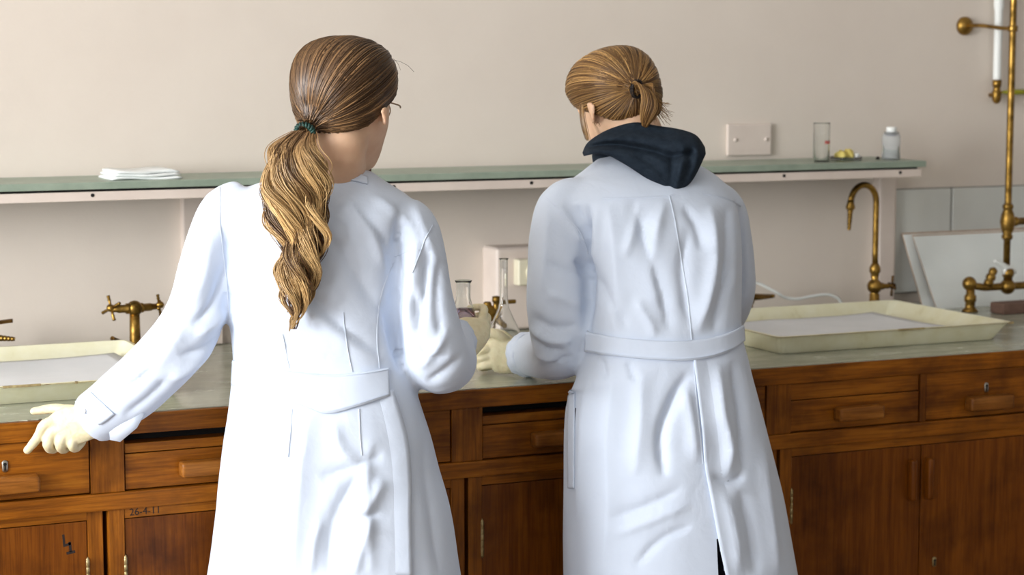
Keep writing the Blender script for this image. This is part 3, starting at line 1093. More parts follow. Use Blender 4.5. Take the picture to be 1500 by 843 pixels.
def mat_coat():
    m, nt, b = new_mat('white_cotton')
    v = coords(nt)
    n1 = N(nt, 'ShaderNodeTexNoise', Scale=17, Detail=4, Roughness=0.45, Distortion=0.5)
    nt.links.new(v, n1.inputs['Vector'])
    b.inputs['Base Color'].default_value = srgb(210, 220, 236)
    b.inputs['Roughness'].default_value = 0.75
    b.inputs['Sheen Weight'].default_value = 0.15
    b.inputs['Specular IOR Level'].default_value = 0.3
    bump(nt, b, n1.outputs['Fac'], 0.30, 0.009)
    return m


def mat_skin():
    m, nt, b = new_mat('fair_skin')
    v = coords(nt)
    n = N(nt, 'ShaderNodeTexNoise', Scale=30, Detail=3)
    nt.links.new(v, n.inputs['Vector'])
    r = ramp(nt, n.outputs['Fac'], [(0.3, srgb(216, 174, 142)), (0.7, srgb(226, 188, 156))])
    nt.links.new(r.outputs[0], b.inputs['Base Color'])
    b.inputs['Roughness'].default_value = 0.5
    b.inputs['Subsurface Weight'].default_value = 0.15
    b.inputs['Subsurface Radius'].default_value = (0.012, 0.005, 0.003)
    b.inputs['Subsurface Scale'].default_value = 0.5
    return m


def mat_glove():
    m, nt, b = new_mat('cream_latex')
    v = coords(nt)
    n = N(nt, 'ShaderNodeTexNoise', Scale=70, Detail=4, Distortion=1.0)
    nt.links.new(v, n.inputs['Vector'])
    r = ramp(nt, n.outputs['Fac'], [(0.3, srgb(220, 208, 168)), (0.7, srgb(232, 222, 188))])
    nt.links.new(r.outputs[0], b.inputs['Base Color'])
    b.inputs['Roughness'].default_value = 0.5
    b.inputs['Subsurface Weight'].default_value = 0.1
    b.inputs['Subsurface Scale'].default_value = 0.01
    bump(nt, b, n.outputs['Fac'], 0.35, 0.003)
    return m


def mat_hair(name):
    m, nt, b = new_mat(name)
    a = nt.nodes.new('ShaderNodeAttribute')
    a.attribute_name = 'tone'
    nt.links.new(a.outputs['Color'], b.inputs['Base Color'])
    b.inputs['Roughness'].default_value = 0.36
    b.inputs['Specular IOR Level'].default_value = 0.45
    return m


M['coat'] = mat_coat()
M['skin'] = mat_skin()
M['glove'] = mat_glove()
M['hair'] = mat_hair('hair')
M['navy'] = mat_mottled('navy_fleece', srgb(27, 36, 46), srgb(40, 50, 61), 0.9, 60, 0.5, 400, spec=0.15)
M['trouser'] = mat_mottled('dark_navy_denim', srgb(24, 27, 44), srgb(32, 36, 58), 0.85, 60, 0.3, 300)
M['shoe'] = mat_mottled('black_leather', srgb(22, 20, 20), srgb(34, 32, 31), 0.5, 20)
M['tie_green'] = mat_mottled('dark_green_scrunchie', srgb(8, 34, 32), srgb(28, 76, 66), 0.6, 160)
M['tie_black'] = mat_mottled('black_hair_tie', srgb(24, 18, 16), srgb(40, 30, 26), 0.8, 60)
M['button'] = mat_mottled('white_button', srgb(225, 226, 230), srgb(236, 237, 240), 0.3)
M['eye'] = mat_mottled('eye_white', srgb(226, 222, 216), srgb(238, 236, 232), 0.2)
M['frame'] = mat_mottled('spectacle_frame', srgb(150, 120, 90), srgb(176, 146, 112), 0.35, 20)
M['lock'] = mat_mottled('brown_lock', srgb(66, 34, 24), srgb(92, 52, 36), 0.4, 90)


class Person:
    def __init__(s, ex, ey):
        s.ex, s.ey = np.array(ex, float), np.array(ey, float)
        s.cosp = s.ex @ RT
        s.sinp = s.ey @ RT

    def ring(s, py, L, R, D, b, n=72, flat=2.35):
        l, r = onD(L, py, D), onD(R, py, D)
        c = (l + r) / 2
        w = np.linalg.norm(r - l) / 2
        a = math.sqrt(max(w * w - (b * s.sinp) ** 2, 1e-5)) / abs(s.cosp)
        out = []
        for j in range(n):
            t = 2 * math.pi * j / n
            ct, st = math.cos(t), math.sin(t)
            k = 2 / flat
            out.append(c + s.ex * (a * math.copysign(abs(ct) ** k, ct)) + s.ey * (b * math.copysign(abs(st) ** k, st)))
        return out

    def torso(s, rows):
        keys = np.array(rows, float)
        dense = smooth_path(keys, 4)
        return [s.ring(*q) for q in dense]


def sleeve_path(rows):
    dense = smooth_path(np.array(rows, float), 4)
    P = [onD(q[0], q[1], q[2]) for q in dense]
    r = [q[3] * q[2] / FPX for q in dense]
    return P, r


def head_levels():
    K = np.array([(0.000, .072, .042, .010), (.006, .081, .022, .020), (.016, .086, .004, .029), (.030, .088, -.020, .040), (.050, .087, -.046, .052), (.075, .087, -.074, .0645),
                  (.100, .087, -.090, .0705), (.125, .0855, -.097, .0745), (.150, .0865, -.099, .0768), (.175, .083, -.0955, .0765), (.195, .074, -.085, .0700),
                  (.210, .058, -.068, .0575), (.219, .037, -.046, .0400), (.2240, .014, -.022, .0190), (.2250, .003, -.006, .0050)])
    return smooth_path(K, 4)


def head_rings(scale=1.0, n=80):
    rings = []
    for z, yf, yb, w in head_levels():
        yc = (yf + yb) / 2
        hy = (yf - yb) / 2
        r = []
        for j in range(n):
            t = 2 * math.pi * j / n
            st, ct = math.sin(t), math.cos(t)
            x, y = w * math.copysign(abs(ct) ** .92, ct), yc + hy * math.copysign(abs(st) ** .92, st)
            if y > yc:
                g = lambda cx, cz, sx, sz: math.exp(-((x - cx) / sx) ** 2 - ((z - cz) / sz) ** 2)
                y += .022 * g(0, .083, .010, .012) + .010 * g(0, .103, .007, .018) + .005 * g(0, .128, .03, .010)
                y += .006 * g(0, .050, .016, .006) + .006 * g(0, .040, .014, .005) + .005 * g(0, .014, .016, .010)
                y -= .010 * (g(.031, .113, .014, .010) + g(-.031, .113, .014, .010))
                y += .004 * (g(.040, .085, .018, .016) + g(-.040, .085, .018, .016))
            r.append(np.array([x, y, z]) * scale)
        rings.append(r)
    return rings


def hairline(y):
    return np.interp(y, [-.12, -.085, -.06, -.035, -.015, .005, .025, .04, .06, .075, .1], [.050, .050, .056, .068, .088, .104, .116, .132, .160, .176, .184])


def hair_cap(scale, vol, back, n=80):
    """closed cap: swells above the hairline, sinks under the skin below it"""
    out = []
    for r in head_rings(1.0, n):
        q = []
        for p in r:
            c = np.array([0, -.01, .130])
            d = p - c
            d /= np.linalg.norm(d)
            h = np.clip((p[2] - hairline(p[1])) / .016, -1, 1)
            h = h if h > 0 else h
            k = (h * h * (3 - 2 * h)) if h > 0 else 0
            off = -.005 + k * (vol + .005) + k * back * max(0, -d[1]) * math.exp(-((p[2] - .13) / .06) ** 2)
            q.append((p + d * off) * scale)
        out.append(q)
    return out


def ear(side, scale, ez=.080, eh=.046):
    """shell-like ear in head-local coordinates"""
    prof = [(0, -.004, .007), (.06, -.002, .011), (.2, .001, .0145), (.45, .005, .018), (.7, .007, .020), (.88, .004, .017), (.97, .001, .011), (1, -.001, .005)]
    rings = []
    for t, y, w in prof:
        z = ez + eh * t
        r = []
        for j in range(14):
            a = 2 * math.pi * j / 14
            yy = -.010 - y + w * math.cos(a)
            xx = .0745 + .0055 * math.sin(a) + .017 * np.clip((.002 - yy) / .022, -.3, 1) + .002
            r.append(np.array([side * xx, yy, z]) * scale)
        rings.append(r)
    return loft(rings)


class Strands:
    def __init__(s):
        s.v, s.f, s.c = [], [], []

    def add(s, path, r, cols, n=3):
        rings = tube_rings(path, r, n)
        o = len(s.v)
        for ring, c in zip(rings, cols):
            s.v += ring
            s.c += [c] * n
        m = len(path)
        for i in range(m - 1):
            for j in range(n):
                k = (j + 1) % n
                s.f.append((o + i * n + j, o + i * n + k, o + (i + 1) * n + k, o + (i + 1) * n + j))

    def build(s, name, parent):
        o = from_py(name, s.v, s.f, M['hair'], parent)
        at = o.data.color_attributes.new('tone', 'FLOAT_COLOR', 'POINT')
        at.data.foreach_set('color', np.array([tuple(c[:3]) + (1.0,) for c in s.c], np.float32).ravel())
        o['kind'] = 'stuff'
        return o


def lerp(a, b_, t):
    return np.array(a) * (1 - t) + np.array(b_) * t


def cap_object(name, rings, mtx, parent, color_fn, hl_scale):
    v, f = loft(rings)
    W = [np.array(mtx @ Vector(p)) for p in v]
    o = from_py(name, W, f, M['hair'], parent)
    at = o.data.color_attributes.new('tone', 'FLOAT_COLOR', 'POINT')
    at.data.foreach_set('color', np.array([tuple(color_fn(p)[:3]) + (1.0,) for p in v], np.float32).ravel())
    return o


def comb_to_tie(S, rings, mtx, tie, count, color_fn, seed, scale, spread=.012):
    """strands lying on the cap, combed from all over the scalp to the tie (head-local coordinates)"""
    rnd = random.Random(seed)
    v, f = loft(rings)
    bvh = BVHTree.FromPolygons([Vector(p) for p in v], f)
    c = Vector((0, -.01 * scale, .128 * scale))
    tie = Vector(tie)
    td = (tie - c).normalized()
    lv = [p for r in rings for p in r]
    cand = []
    for p in lv:
        q = np.array(p) / scale
        h = q[2] - hairline(q[1])
        if .004 < h:
            w = 3.0 if h < .022 else 1.0
            cand.append((Vector(p), w))
    cum = np.cumsum([w for _, w in cand])
    for i in range(count):
        p = cand[int(np.searchsorted(cum, rnd.random() * cum[-1]))][0]
        d0 = (p - c).normalized()
        d0 = (d0 + Vector((rnd.gauss(0, .03), rnd.gauss(0, .03), rnd.gauss(0, .03)))).normalized()
        ang = d0.angle(td)
        if ang < .12:
            continue
        m = max(5, int(ang / .14))
        jit = [rnd.gauss(0, 1) * spread for _ in range(3)]
        tone = rnd.random()
        lift = rnd.random() * .0028
        path, cols, rad = [], [], []
        q0 = d0.to_track_quat('X', 'Z')
        axis = d0.cross(td)
        if axis.length < 1e-4:
            continue
        axis.normalize()
        # the outer ends swing along the head before they drop to the tie
        for k in range(m + 1):
            t = k / m
            d = Quaternion(axis, ang * t) @ d0
            hit = bvh.ray_cast(c, d, 1)
            pos = hit[0] if hit[0] else c + d * .1
            rr = (pos - c).length + .0006 + lift * math.sin(math.pi * min(1, t * 1.2))
            pos = c + d * rr
            if t > .82:
                k2 = (t - .82) / .18
                tgt = tie + Vector(jit)
                pos = pos.lerp(tgt, k2 * k2)
            path.append(np.array(mtx @ pos))
            cols.append(color_fn(np.array(pos), tone, t))
            rad.append(.0011 * (.55 + .45 * min(1, t * 4 + .2)))
        S.add(path, rad, cols)


def finger(path_rows, r0, r1):
    """rows of (px, py, D); a skinned finger with a rounded tip"""
    P = [onD(*q) for q in path_rows]
    D = smooth_path(P, 5)
    m = len(D)
    r = [r0 + (r1 - r0) * i / (m - 1) for i in range(m)]
    e = D[-1] - D[-2]
    e /= np.linalg.norm(e)
    D += [D[-1] + e * r1 * .55, D[-1] + e * r1 * .85, D[-1] + e * r1 * .98]
    r += [r1 * .84, r1 * .52, r1 * .18]
    return loft(tube_rings(D, r, 12))


def palm(rows, up=None):
    """rows of (px, py, D, half width across, half thickness) with the width direction in 'up'"""
    P = [onD(q[0], q[1], q[2]) for q in rows]
    R_ = [(q[3], q[4]) for q in rows]
    pr = smooth_path([np.concatenate([p, r]) for p, r in zip(P, R_)], 4)
    return loft(tube_rings([q[:3] for q in pr], [(q[3], q[4]) for q in pr], 18, up=up))


def cam_hit(bvh, px, py):
    d = _ray(px, py)
    d = d / np.linalg.norm(d)
    h = bvh.ray_cast(Vector(_c), Vector(d), 12)
    return (None, None) if h[0] is None else (np.array(h[0]), np.array(h[1]))


def patch(name, bvh, top, bot, parent, mat, off=.004, th=.002, ns=40, nt=6, label=None, off2=None):
    """a strip of cloth lying on the coat between two lines"""
    A, B = smooth_path(top, 8), smooth_path(bot, 8)

    def at(C, t):
        x = t * (len(C) - 1)
        i = min(int(x), len(C) - 2)
        return C[i] * (1 - (x - i)) + C[i + 1] * (x - i)
    v, ok = [], []
    for i in range(ns):
        a, b_ = at(A, i / (ns - 1)), at(B, i / (ns - 1))
        for j in range(nt):
            q = a + (b_ - a) * j / (nt - 1)
            h, n = cam_hit(bvh, q[0], q[1])
            if h is None:
                h, n = (v[-1] if v else onD(q[0], q[1], 4)), np.array([0, 0, 0.])
                v.append(np.array(h))
            else:
                v.append(h + n * (off if off2 is None else off + (off2 - off) * j / (nt - 1)))
    f = [(i * nt + j, i * nt + j + 1, (i + 1) * nt + j + 1, (i + 1) * nt + j) for i in range(ns - 1) for j in range(nt - 1)]
    o = from_py(name, v, f, mat, parent)
    # orient outward, then give it thickness inward
    me = o.data
    c = np.mean(get_n(me), axis=0) @ (np.mean(v, axis=0) - _c)
    if c > 0:
        me.flip_normals()
    md = o.modifiers.new('thickness', 'SOLIDIFY')
    md.thickness = th
    md.offset = 1.0 if False else -1.0
    if label: tag(o, label)
    return o


def seam(bvh, pts, parent, w=2.2, off=.0008, name='seam', mat=None):
    P = smooth_path(pts, 6)
    L, Rr = [], []
    for i, p in enumerate(P):
        a, b_ = P[max(i - 1, 0)], P[min(i + 1, len(P) - 1)]
        t = b_ - a
        t /= np.linalg.norm(t) + 1e-9
        nrm = np.array([-t[1], t[0]])
        L.append(p + nrm * w / 2)
        Rr.append(p - nrm * w / 2)
    v, f = [], []
    for l, r in zip(L, Rr):
        h1, n1 = cam_hit(bvh, *l)
        h2, n2 = cam_hit(bvh, *r)
        if h1 is None or h2 is None:
            continue
        m = (h1 + h2) / 2 + (n1 + n2) / 2 * (off + .0012)
        v += [h1 - n1 * .001, m, h2 - n2 * .001]
    k = len(v) // 3
    if k < 2:
        return None
    f = [(3 * i + j, 3 * i + j + 1, 3 * i + 3 + j + 1, 3 * i + 3 + j) for i in range(k - 1) for j in range(2)]
    return from_py(name, v, f, mat or M['coat'], parent)


def head_matrix(center, yaw, pitch, roll, per, scale):
    """head-local -> world; yaw turns right about z, pitch nods forward; local centre (0,0,.125) goes to center"""
    base = Matrix(((per.ex[0], per.ey[0], 0), (per.ex[1], per.ey[1], 0), (0, 0, 1))).to_4x4()
    rot = Matrix.Rotation(-math.radians(yaw), 4, 'Z') @ Matrix.Rotation(-math.radians(pitch), 4, 'X') @ Matrix.Rotation(math.radians(roll), 4, 'Y')
    return Matrix.Translation(Vector(center)) @ base @ rot @ Matrix.Translation(Vector((0, 0, -.125 * scale)))


def make_body(name, parent, per, rows, arms, neck_path, neck_r, mtx, scale, foot_c, ear_p=(.080, .046)):
    parts = []
    inner = []
    for q in smooth_path(np.array(rows[3:], float), 3):
        py, L, R, D, b = q
        c, h = (L + R) / 2, (R - L) / 2
        inner.append(per.ring(py, c - h * .80, c + h * .80, D, b * .74, 40))
    parts.append(loft(inner))
    for P, r in arms:
        parts.append(loft(tube_rings(P, [x * .55 for x in r], 16)))
    parts.append(loft(tube_rings(smooth_path(neck_path, 5), list(np.interp(np.linspace(0, 1, 5 * (len(neck_path) - 1) + 1), np.linspace(0, 1, len(neck_r)), neck_r)), 24)))
    hr = [[np.array(mtx @ Vector(p)) for p in r] for r in head_rings(scale)]
    parts.append(loft(hr))
    for s in (-1, 1):
        v, f = ear(s, scale, *ear_p)
        if s < 0 and ear_p[1] < .04:
            v = [p * np.array([.86, 1, 1]) for p in v]      # lies flat under the hair
        parts.append(([np.array(mtx @ Vector(p)) for p in v], f))
    fc = np.array([foot_c[0], foot_c[1], 0.])
    for s in (-1, 1):
        b0 = fc + per.ex * .085 * s
        hip = np.array([b0[0], b0[1], .86])
        path = smooth_path([hip, b0 + [0, 0, .48] + per.ey * .01, b0 + [0, 0, .30] - per.ey * .012, b0 + [0, 0, .09] - per.ey * .02, b0 + [0, 0, .06]], 4)
        parts.append(loft(tube_rings(path, list(np.interp(np.linspace(0, 1, len(path)), [0, .5, .62, .95, 1], [.088, .056, .055, .038, .040])), 20)))
        v, f = [], None
        rings = []
        for d, w, h in ((-.07, .022, .05), (-.05, .032, .075), (0, .034, .08), (.06, .038, .06), (.12, .042, .04), (.16, .032, .03), (.175, .012, .02)):
            c = b0 + per.ey * d
            rings.append([c + per.ex * w * math.cos(a) + np.array([0, 0, .008 + max(0, h * (.5 + .5 * math.sin(a)))]) for a in np.linspace(0, 2 * math.pi, 16, endpoint=False)])
        parts.append(loft(rings))
    me = remesh(parts, .0042, name)
    relax(me, 3, .5)
    o = link(name, me, M['skin'], parent, True)
    return o


def legs_clothes(parent, per, foot_c):
    fc = np.array([foot_c[0], foot_c[1], 0.])
    for s in (-1, 1):
        b0 = fc + per.ex * .085 * s
        path = smooth_path([b0 + [0, 0, .84], b0 + [0, 0, .48] + per.ey * .01, b0 + [0, 0, .30] - per.ey * .012, b0 + [0, 0, .075] - per.ey * .01], 5)
        tube('trouser_leg', path, list(np.interp(np.linspace(0, 1, len(path)), [0, .5, 1], [.100, .072, .066])), M['trouser'], parent, n=24)
        rings = []
        for d, w, h in ((-.085, .024, .05), (-.065, .040, .085), (0, .042, .092), (.06, .046, .074), (.12, .050, .052), (.17, .040, .042), (.190, .014, .028)):
            c = b0 + per.ey * d
            rings.append([c + per.ex * w * math.cos(a) + np.array([0, 0, .0015 + max(0, h * (.5 + .5 * math.sin(a)))]) for a in np.linspace(0, 2 * math.pi, 20, endpoint=False)])
        v, f = loft(rings)
        from_py('shoe', v, f, M['shoe'], parent)


def cuff_end(P, r):
    """close a sleeve into a slightly hollow cuff: the last rings turn inward"""
    e = P[-1] - P[-2]
    e /= np.linalg.norm(e)
    P = P + [P[-1] + e * .001, P[-1] - e * .012]
    r = r + [r[-1] * .93, r[-1] * .80]
    return P, r


def cuff(parent, P, r, length=.045, name='cuff', grow=1.06):
    """a turned cuff: an open, slightly flared band of cloth around the sleeve end (P, r without the inward step)"""
    P = [np.array(p) for p in P]
    acc, i = 0, len(P) - 1
    while i > 1 and acc < length:
        acc += np.linalg.norm(P[i] - P[i - 1])
        i -= 1
    pp = smooth_path(P[i:], 3)
    rr = np.interp(np.linspace(0, 1, len(pp)), np.linspace(0, 1, len(P) - i), r[i:])
    e = pp[-1] - pp[-2]
    e /= np.linalg.norm(e)
    pp.append(pp[-1] + e * .006)
    k = np.linspace(0, 1, len(pp))
    rr = [a * (.95 + (grow - .95) * min(1, t * 1.8)) + .0015 * math.sin(9 * t) for a, t in zip(list(rr) + [rr[-1]], k)]
    rings = tube_rings(pp, rr, 40)
    for a, ring in enumerate(rings):
        for j in range(40):
            w = 1 + .03 * math.sin(j * .9 + a * .35) + .02 * math.sin(j * 2.1)
            ring[j] = pp[a] + (ring[j] - pp[a]) * w
    v, f = loft(rings, cap=False)
    o = from_py(name, v, f, M['coat'], parent)
    md = o.modifiers.new('t', 'SOLIDIFY')
    md.thickness = .003
    md.offset = 0
    return o

# ------------------------------------------------------------------ the person with the long ponytail
P1 = Person(RT, FH)
D1 = 3.88
p1c = onD(485, 843, D1)
per1 = empty('person', (p1c[0], p1c[1], 0), 'person in white coat with long wavy ponytail, left arm stretched out to the bench edge', 'person')
rows1 = [(930, 288, 694, D1, .190), (900, 294, 686, D1, .190), (843, 305, 674, D1, .185), (750, 318, 660, D1, .175), (690, 323, 643, D1, .165), (640, 329, 630, D1, .155), (600, 336, 617, D1, .142),
         (560, 341, 606, D1, .126), (530, 343, 597, D1, .118), (490, 340, 588, D1, .116), (440, 333, 584, D1, .119), (390, 326, 588, D1, .121), (345, 320, 602, D1, .118),
         (315, 320, 612, D1, .110), (290, 334, 600, D1, .097), (274, 362, 577, D1, .083), (263, 398, 559, D1, .070), (255, 425, 549, D1, .060), (249, 442, 542, D1, .054)]
# lower edges first so the loft runs upward
sl_l = [(360, 306, 3.875, 44), (334, 316, 3.865, 44), (313, 355, 3.855, 40), (300, 400, 3.85, 40), (291, 445, 3.84, 43), (272, 490, 3.835, 47), (236, 532, 3.845, 46), (196, 570, 3.865, 45), (160, 598, 3.885, 42), (134, 616, 3.895, 41)]
sl_r = [(585, 322, 3.875, 40), (602, 340, 3.87, 42), (612, 380, 3.855, 42), (619, 430, 3.845, 43), (630, 485, 3.845, 47), (640, 522, 3.865, 51), (652, 528, 3.925, 48), (657, 515, 3.985, 39), (661, 506, 4.03, 34), (664, 500, 4.06, 31)]
aL, rL = cuff_end(*sleeve_path(sl_l))
aR, rR = cuff_end(*sleeve_path(sl_r))
coat_me = remesh([loft(P1.torso(rows1)), loft(tube_rings(aL, rL, 28)), loft(tube_rings(aR, rR, 28))], .0065, 'lab_coat')
relax(coat_me, 7, .5)
F1 = [
    # back: long diagonal pulls from the left shoulder blade to the right waist
    ([(345, 330), (400, 400), (470, 470), (560, 530)], .007, 20), ([(470, 330), (520, 400), (560, 460)], -.006, 16), ([(440, 420), (500, 480), (560, 520)], -.007, 13),
    ([(520, 300), (560, 350), (575, 400)], -.006, 10), ([(540, 285), (590, 320), (612, 350)], .005, 10), ([(500, 290), (545, 340), (566, 400)], .005, 11),
    ([(350, 430), (390, 480), (430, 520)], .005, 12), ([(345, 470), (380, 505), (420, 528)], -.005, 9), ([(560, 440), (575, 490), (590, 540)], -.006, 9),
    ([(585, 300), (582, 380), (578, 470), (588, 550)], -.012, 9), ([(330, 330), (336, 400), (338, 470)], -.010, 9),
    # right sleeve
    ([(612, 345), (604, 420), (600, 470), (618, 520)], .007, 9), ([(628, 360), (622, 430), (612, 490)], -.006, 8), ([(645, 380), (640, 450), (650, 500)], -.005, 9),
    ([(598, 480), (625, 520), (660, 525)], -.006, 8), ([(655, 480), (640, 510), (615, 540)], .006, 9), ([(680, 520), (650, 545), (625, 560)], -.005, 8), ([(590, 400), (608, 440), (612, 480)], -.005, 7),
    ([(604, 300), (622, 340), (640, 390)], .004, 9),
    # left sleeve
    ([(330, 380), (318, 430), (300, 460), (280, 475)], -.007, 9), ([(332, 455), (310, 480), (285, 490)], .006, 9), ([(335, 480), (300, 510), (262, 520)], -.006, 8), ([(320, 505), (280, 540), (235, 560)], .006, 10),
    ([(270, 480), (240, 520), (190, 560)], .006, 12), ([(255, 545), (215, 585), (180, 610)], -.005, 8), ([(225, 540), (180, 572), (150, 585)], -.004, 7), ([(310, 340), (300, 400), (282, 450)], .005, 12),
    ([(250, 500), (215, 545), (175, 580)], -.005, 7),
    # skirt
    ([(455, 600), (440, 700), (430, 843)], .007, 22), ([(400, 590), (385, 700), (372, 843)], -.006, 18), ([(530, 690), (490, 760), (480, 843)], -.006, 14), ([(560, 664), (525, 682), (470, 700)], -.006, 12),
    ([(560, 700), (545, 735), (520, 760)], .006, 12), ([(545, 640), (535, 720), (545, 843)], .005, 12), ([(345, 600), (345, 700), (335, 843)], .005, 16), ([(495, 755), (525, 758), (555, 750)], -.005, 6),
    ([(430, 620), (425, 680), (415, 740)], -.004, 9), ([(620, 640), (632, 740), (645, 843)], -.006, 12), ([(545, 760), (530, 800), (520, 843)], .005, 9), ([(490, 620), (500, 660), (540, 690)], .005, 12),
    ([(470, 760), (460, 800), (455, 843)], .004, 8),
]
folds(coat_me, F1)
crumple(coat_me, .0018, 9.0, (1, 1, .6), 3.0)
# open the hem
bm = bmesh.new()
bm.from_mesh(coat_me)
zh = onD(485, 915, D1)[2]
bmesh.ops.delete(bm, geom=[f for f in bm.faces if f.normal.z < -.75 and f.calc_center_median().z < zh + .03], context='FACES')
bm.to_mesh(coat_me)
bm.free()
coat1 = link('lab_coat', coat_me, M['coat'], per1, True)
bvh1 = BVHTree.FromPolygons([v.co for v in coat_me.vertices], [p.vertices for p in coat_me.polygons])

H1 = head_matrix(onD(508, 146, 3.865), 27, 6, -2, P1, 1.02)
nb = onD(492, 268, 3.885)
make_body('body', per1, P1, rows1, [(aL, rL), (aR, rR)], [nb - np.array([0, 0, .06]), nb, np.array(H1 @ Vector((0, -.030, .03))), np.array(H1 @ Vector((0, -.012, .085)))], [.068, .056, .052, .055], H1, 1.02, p1c[:2], (.076, .034))
legs_clothes(per1, P1, p1c[:2])

HC1_D, HC1_L = np.array(srgb(64, 44, 27)[:3]), np.array(srgb(158, 120, 80)[:3])
TAIL_D, TAIL_L = np.array(srgb(92, 60, 30)[:3]), np.array(srgb(228, 190, 132)[:3])


def col1(p, tone=.4, t=.5):
    return lerp(HC1_D, HC1_L, np.clip(tone ** 3.2 * .95 + .04, 0, 1))


cap1 = hair_cap(1.02, .012, .004)
tie1 = np.array(H1.inverted() @ Vector(onD(449, 190, 3.768)))
cap_object('hair', cap1, H1, per1, lambda p: col1(p, .3), 1.0)
S = Strands()
comb_to_tie(S, cap1, H1, tie1, 1900, col1, 11, 1.02, .006)
# a few flyaways at the temple and crown
rnd = random.Random(5)
for i in range(14):
    a = onD(rnd.uniform(440, 575), rnd.uniform(58, 80), 3.85)
    p = [np.array(H1 @ Vector((rnd.uniform(-.05, .07), rnd.uniform(-.02, .08), .2)))]
    d = np.array([rnd.gauss(0, .4), rnd.gauss(0, .4), .45])
    for k in range(5):
        p.append(p[-1] + d * .012)
        d = d + np.array([rnd.gauss(0, .3), rnd.gauss(0, .3), -.35])
    S.add(p, [.0004] * 6, [col1(None, rnd.random())] * 6)
S.build('combed_hair', per1)

# scrunchie: two twisted cords around the tail root
tw = np.array(H1 @ Vector(tie1))
sc_ = empty_tie = None
pts = []
ax = np.array(H1.to_3x3() @ Vector((0, -.85, -.5)))
ax /= np.linalg.norm(ax)
e1 = np.cross(ax, [0, 0, 1.0])
e1 /= np.linalg.norm(e1)
e2 = np.cross(ax, e1)
for wv in range(2):
    loop = []
    for k in range(61):
        a = 2 * math.pi * k / 60
        rr = .0165 + .0035 * math.sin(a * 9 + wv * 3)
        loop.append(tw + ax * (.006 + .0045 * math.cos(a * 9 + wv * 3)) + e1 * rr * math.cos(a) + e2 * rr * .8 * math.sin(a))
    tube('scrunchie', loop, .0025, M['tie_green'], per1, n=8)

# ponytail: wavy locks inside a hand-drawn envelope
env = [(446, 192, 15), (430, 214, 34), (430, 240, 46), (432, 270, 48), (434, 300, 43), (438, 330, 43), (441, 355, 40), (438, 385, 37), (435, 410, 34), (433, 435, 29), (432, 458, 20), (430, 476, 10), (427, 490, 3)]
E_ = smooth_path(np.array(env, float), 5)
rnd = random.Random(21)
S = Strands()
NL = 30
for l in range(NL):
    layer = l % 3                                     # 0 underneath, 2 on top
    u0 = -1 + 2 * ((l // 3) + .5 + .33 * layer) / (NL / 3 + .4) + rnd.uniform(-.05, .05)
    ph = 2.2 * u0 + rnd.uniform(-.7, .7) + layer * 1.4
    fr, am = rnd.uniform(2.0, 2.9), rnd.uniform(.25, .48)
    end = rnd.uniform(.82, 1.0) if abs(u0) < .6 else rnd.uniform(.55, .9)
    ltone = rnd.choice([.05, .25, .5, .9]) + .12 * (layer - 1)
    m = int(len(E_) * end)
    base = []
    for i in range(m):
        t = i / (len(E_) - 1)
        ex, ey, ew = E_[i]
        w_ = np.clip((t - .03) * 4, 0, 1)
        u = u0 * (.82 - .2 * t) + am * w_ * math.sin(ph + fr * 6.28 * t)
        dd = 3.738 - .012 * (1 - min(1, u * u)) - .011 * layer * w_ - .010 * w_ * math.cos(ph + fr * 6.28 * t)
        if t < .14:
            k = t / .14
            k = k * k * (3 - 2 * k)
            tw_d = float((tw + ax * .012) @ FH)
            dd = tw_d * (1 - k) + (dd - .012) * k
        else:
            dd -= .012 * max(0, 1 - (t - .14) / .2)
        base.append(onD(ex + u * ew, ey, dd))
    wid = rnd.uniform(.8, 1.25)
    for s_ in range(40):
        a, q = rnd.uniform(0, 6.28), rnd.random() ** .5
        if rnd.random() < .08:
            q *= 1.9
        st_t = np.clip(ltone + rnd.gauss(0, .16), 0, 1)
        path, cols, rad = [], [], []
        tw_ = rnd.uniform(1, 5)
        for i in range(m):
            t = i / max(m - 1, 1)
            rr = (.0030 + .0085 * wid * math.sin(math.pi * min(1, t * .95 + .10))) * q * (1 if t < .8 else max(.12, (1 - t) / .2))
            off = RT * (rr * math.cos(a + tw_ * t)) + FH * (rr * .6 * math.sin(a + tw_ * t))
            path.append(base[i] + off + RT * .0010 * math.sin(i * .9 + a * 3))
            tt = (i / (len(E_) - 1))
            root = lerp(HC1_D, HC1_L, .15 + .7 * st_t)
            tip = lerp(TAIL_D, TAIL_L, st_t)
            cols.append(lerp(root, tip, np.clip((tt - .02) / .22, 0, 1)))
            rad.append(.00085 * (1 if t < .8 else max(.2, (1 - t) / .2)))
        S.add(path, rad, cols)
S.build('ponytail', per1)

# spectacles: temple and rim, and the brown lock hanging in front of the far shoulder
g = Strands()
arm = [np.array(H1 @ Vector(p)) for p in ((.079, -.012, .124), (.0795, .02, .122), (.077, .06, .120), (.066, .084, .118))]
tube('spectacle_arm', smooth_path(arm, 4), .0016, M['frame'], per1, n=8)
for s in (-1, 1):
    rim = [np.array(H1 @ Vector((s * .031 + .0195 * math.cos(a), .087 - .016 * abs(s * .031 + .0195 * math.cos(a)) / .06, .112 + .016 * math.sin(a)))) for a in np.linspace(0, 2 * math.pi, 25)]
    tube('spectacle_rim', rim, .0012, M['frame'], per1, n=6)
    ec = np.array(H1 @ Vector((s * .031, .064, .113)))
    lathe('eye', ball_prof(.0118, 0, 10), ec, M['eye'], per1, n=16)
lk = [onD(541, 225, 3.98), onD(541, 240, 3.985), onD(542, 258, 3.985), onD(543, 280, 3.98), onD(545, 310, 3.975)]
tube('hair_lock', smooth_path(lk, 4), [(.0045, .003)] * 17, M['lock'], per1, n=10)

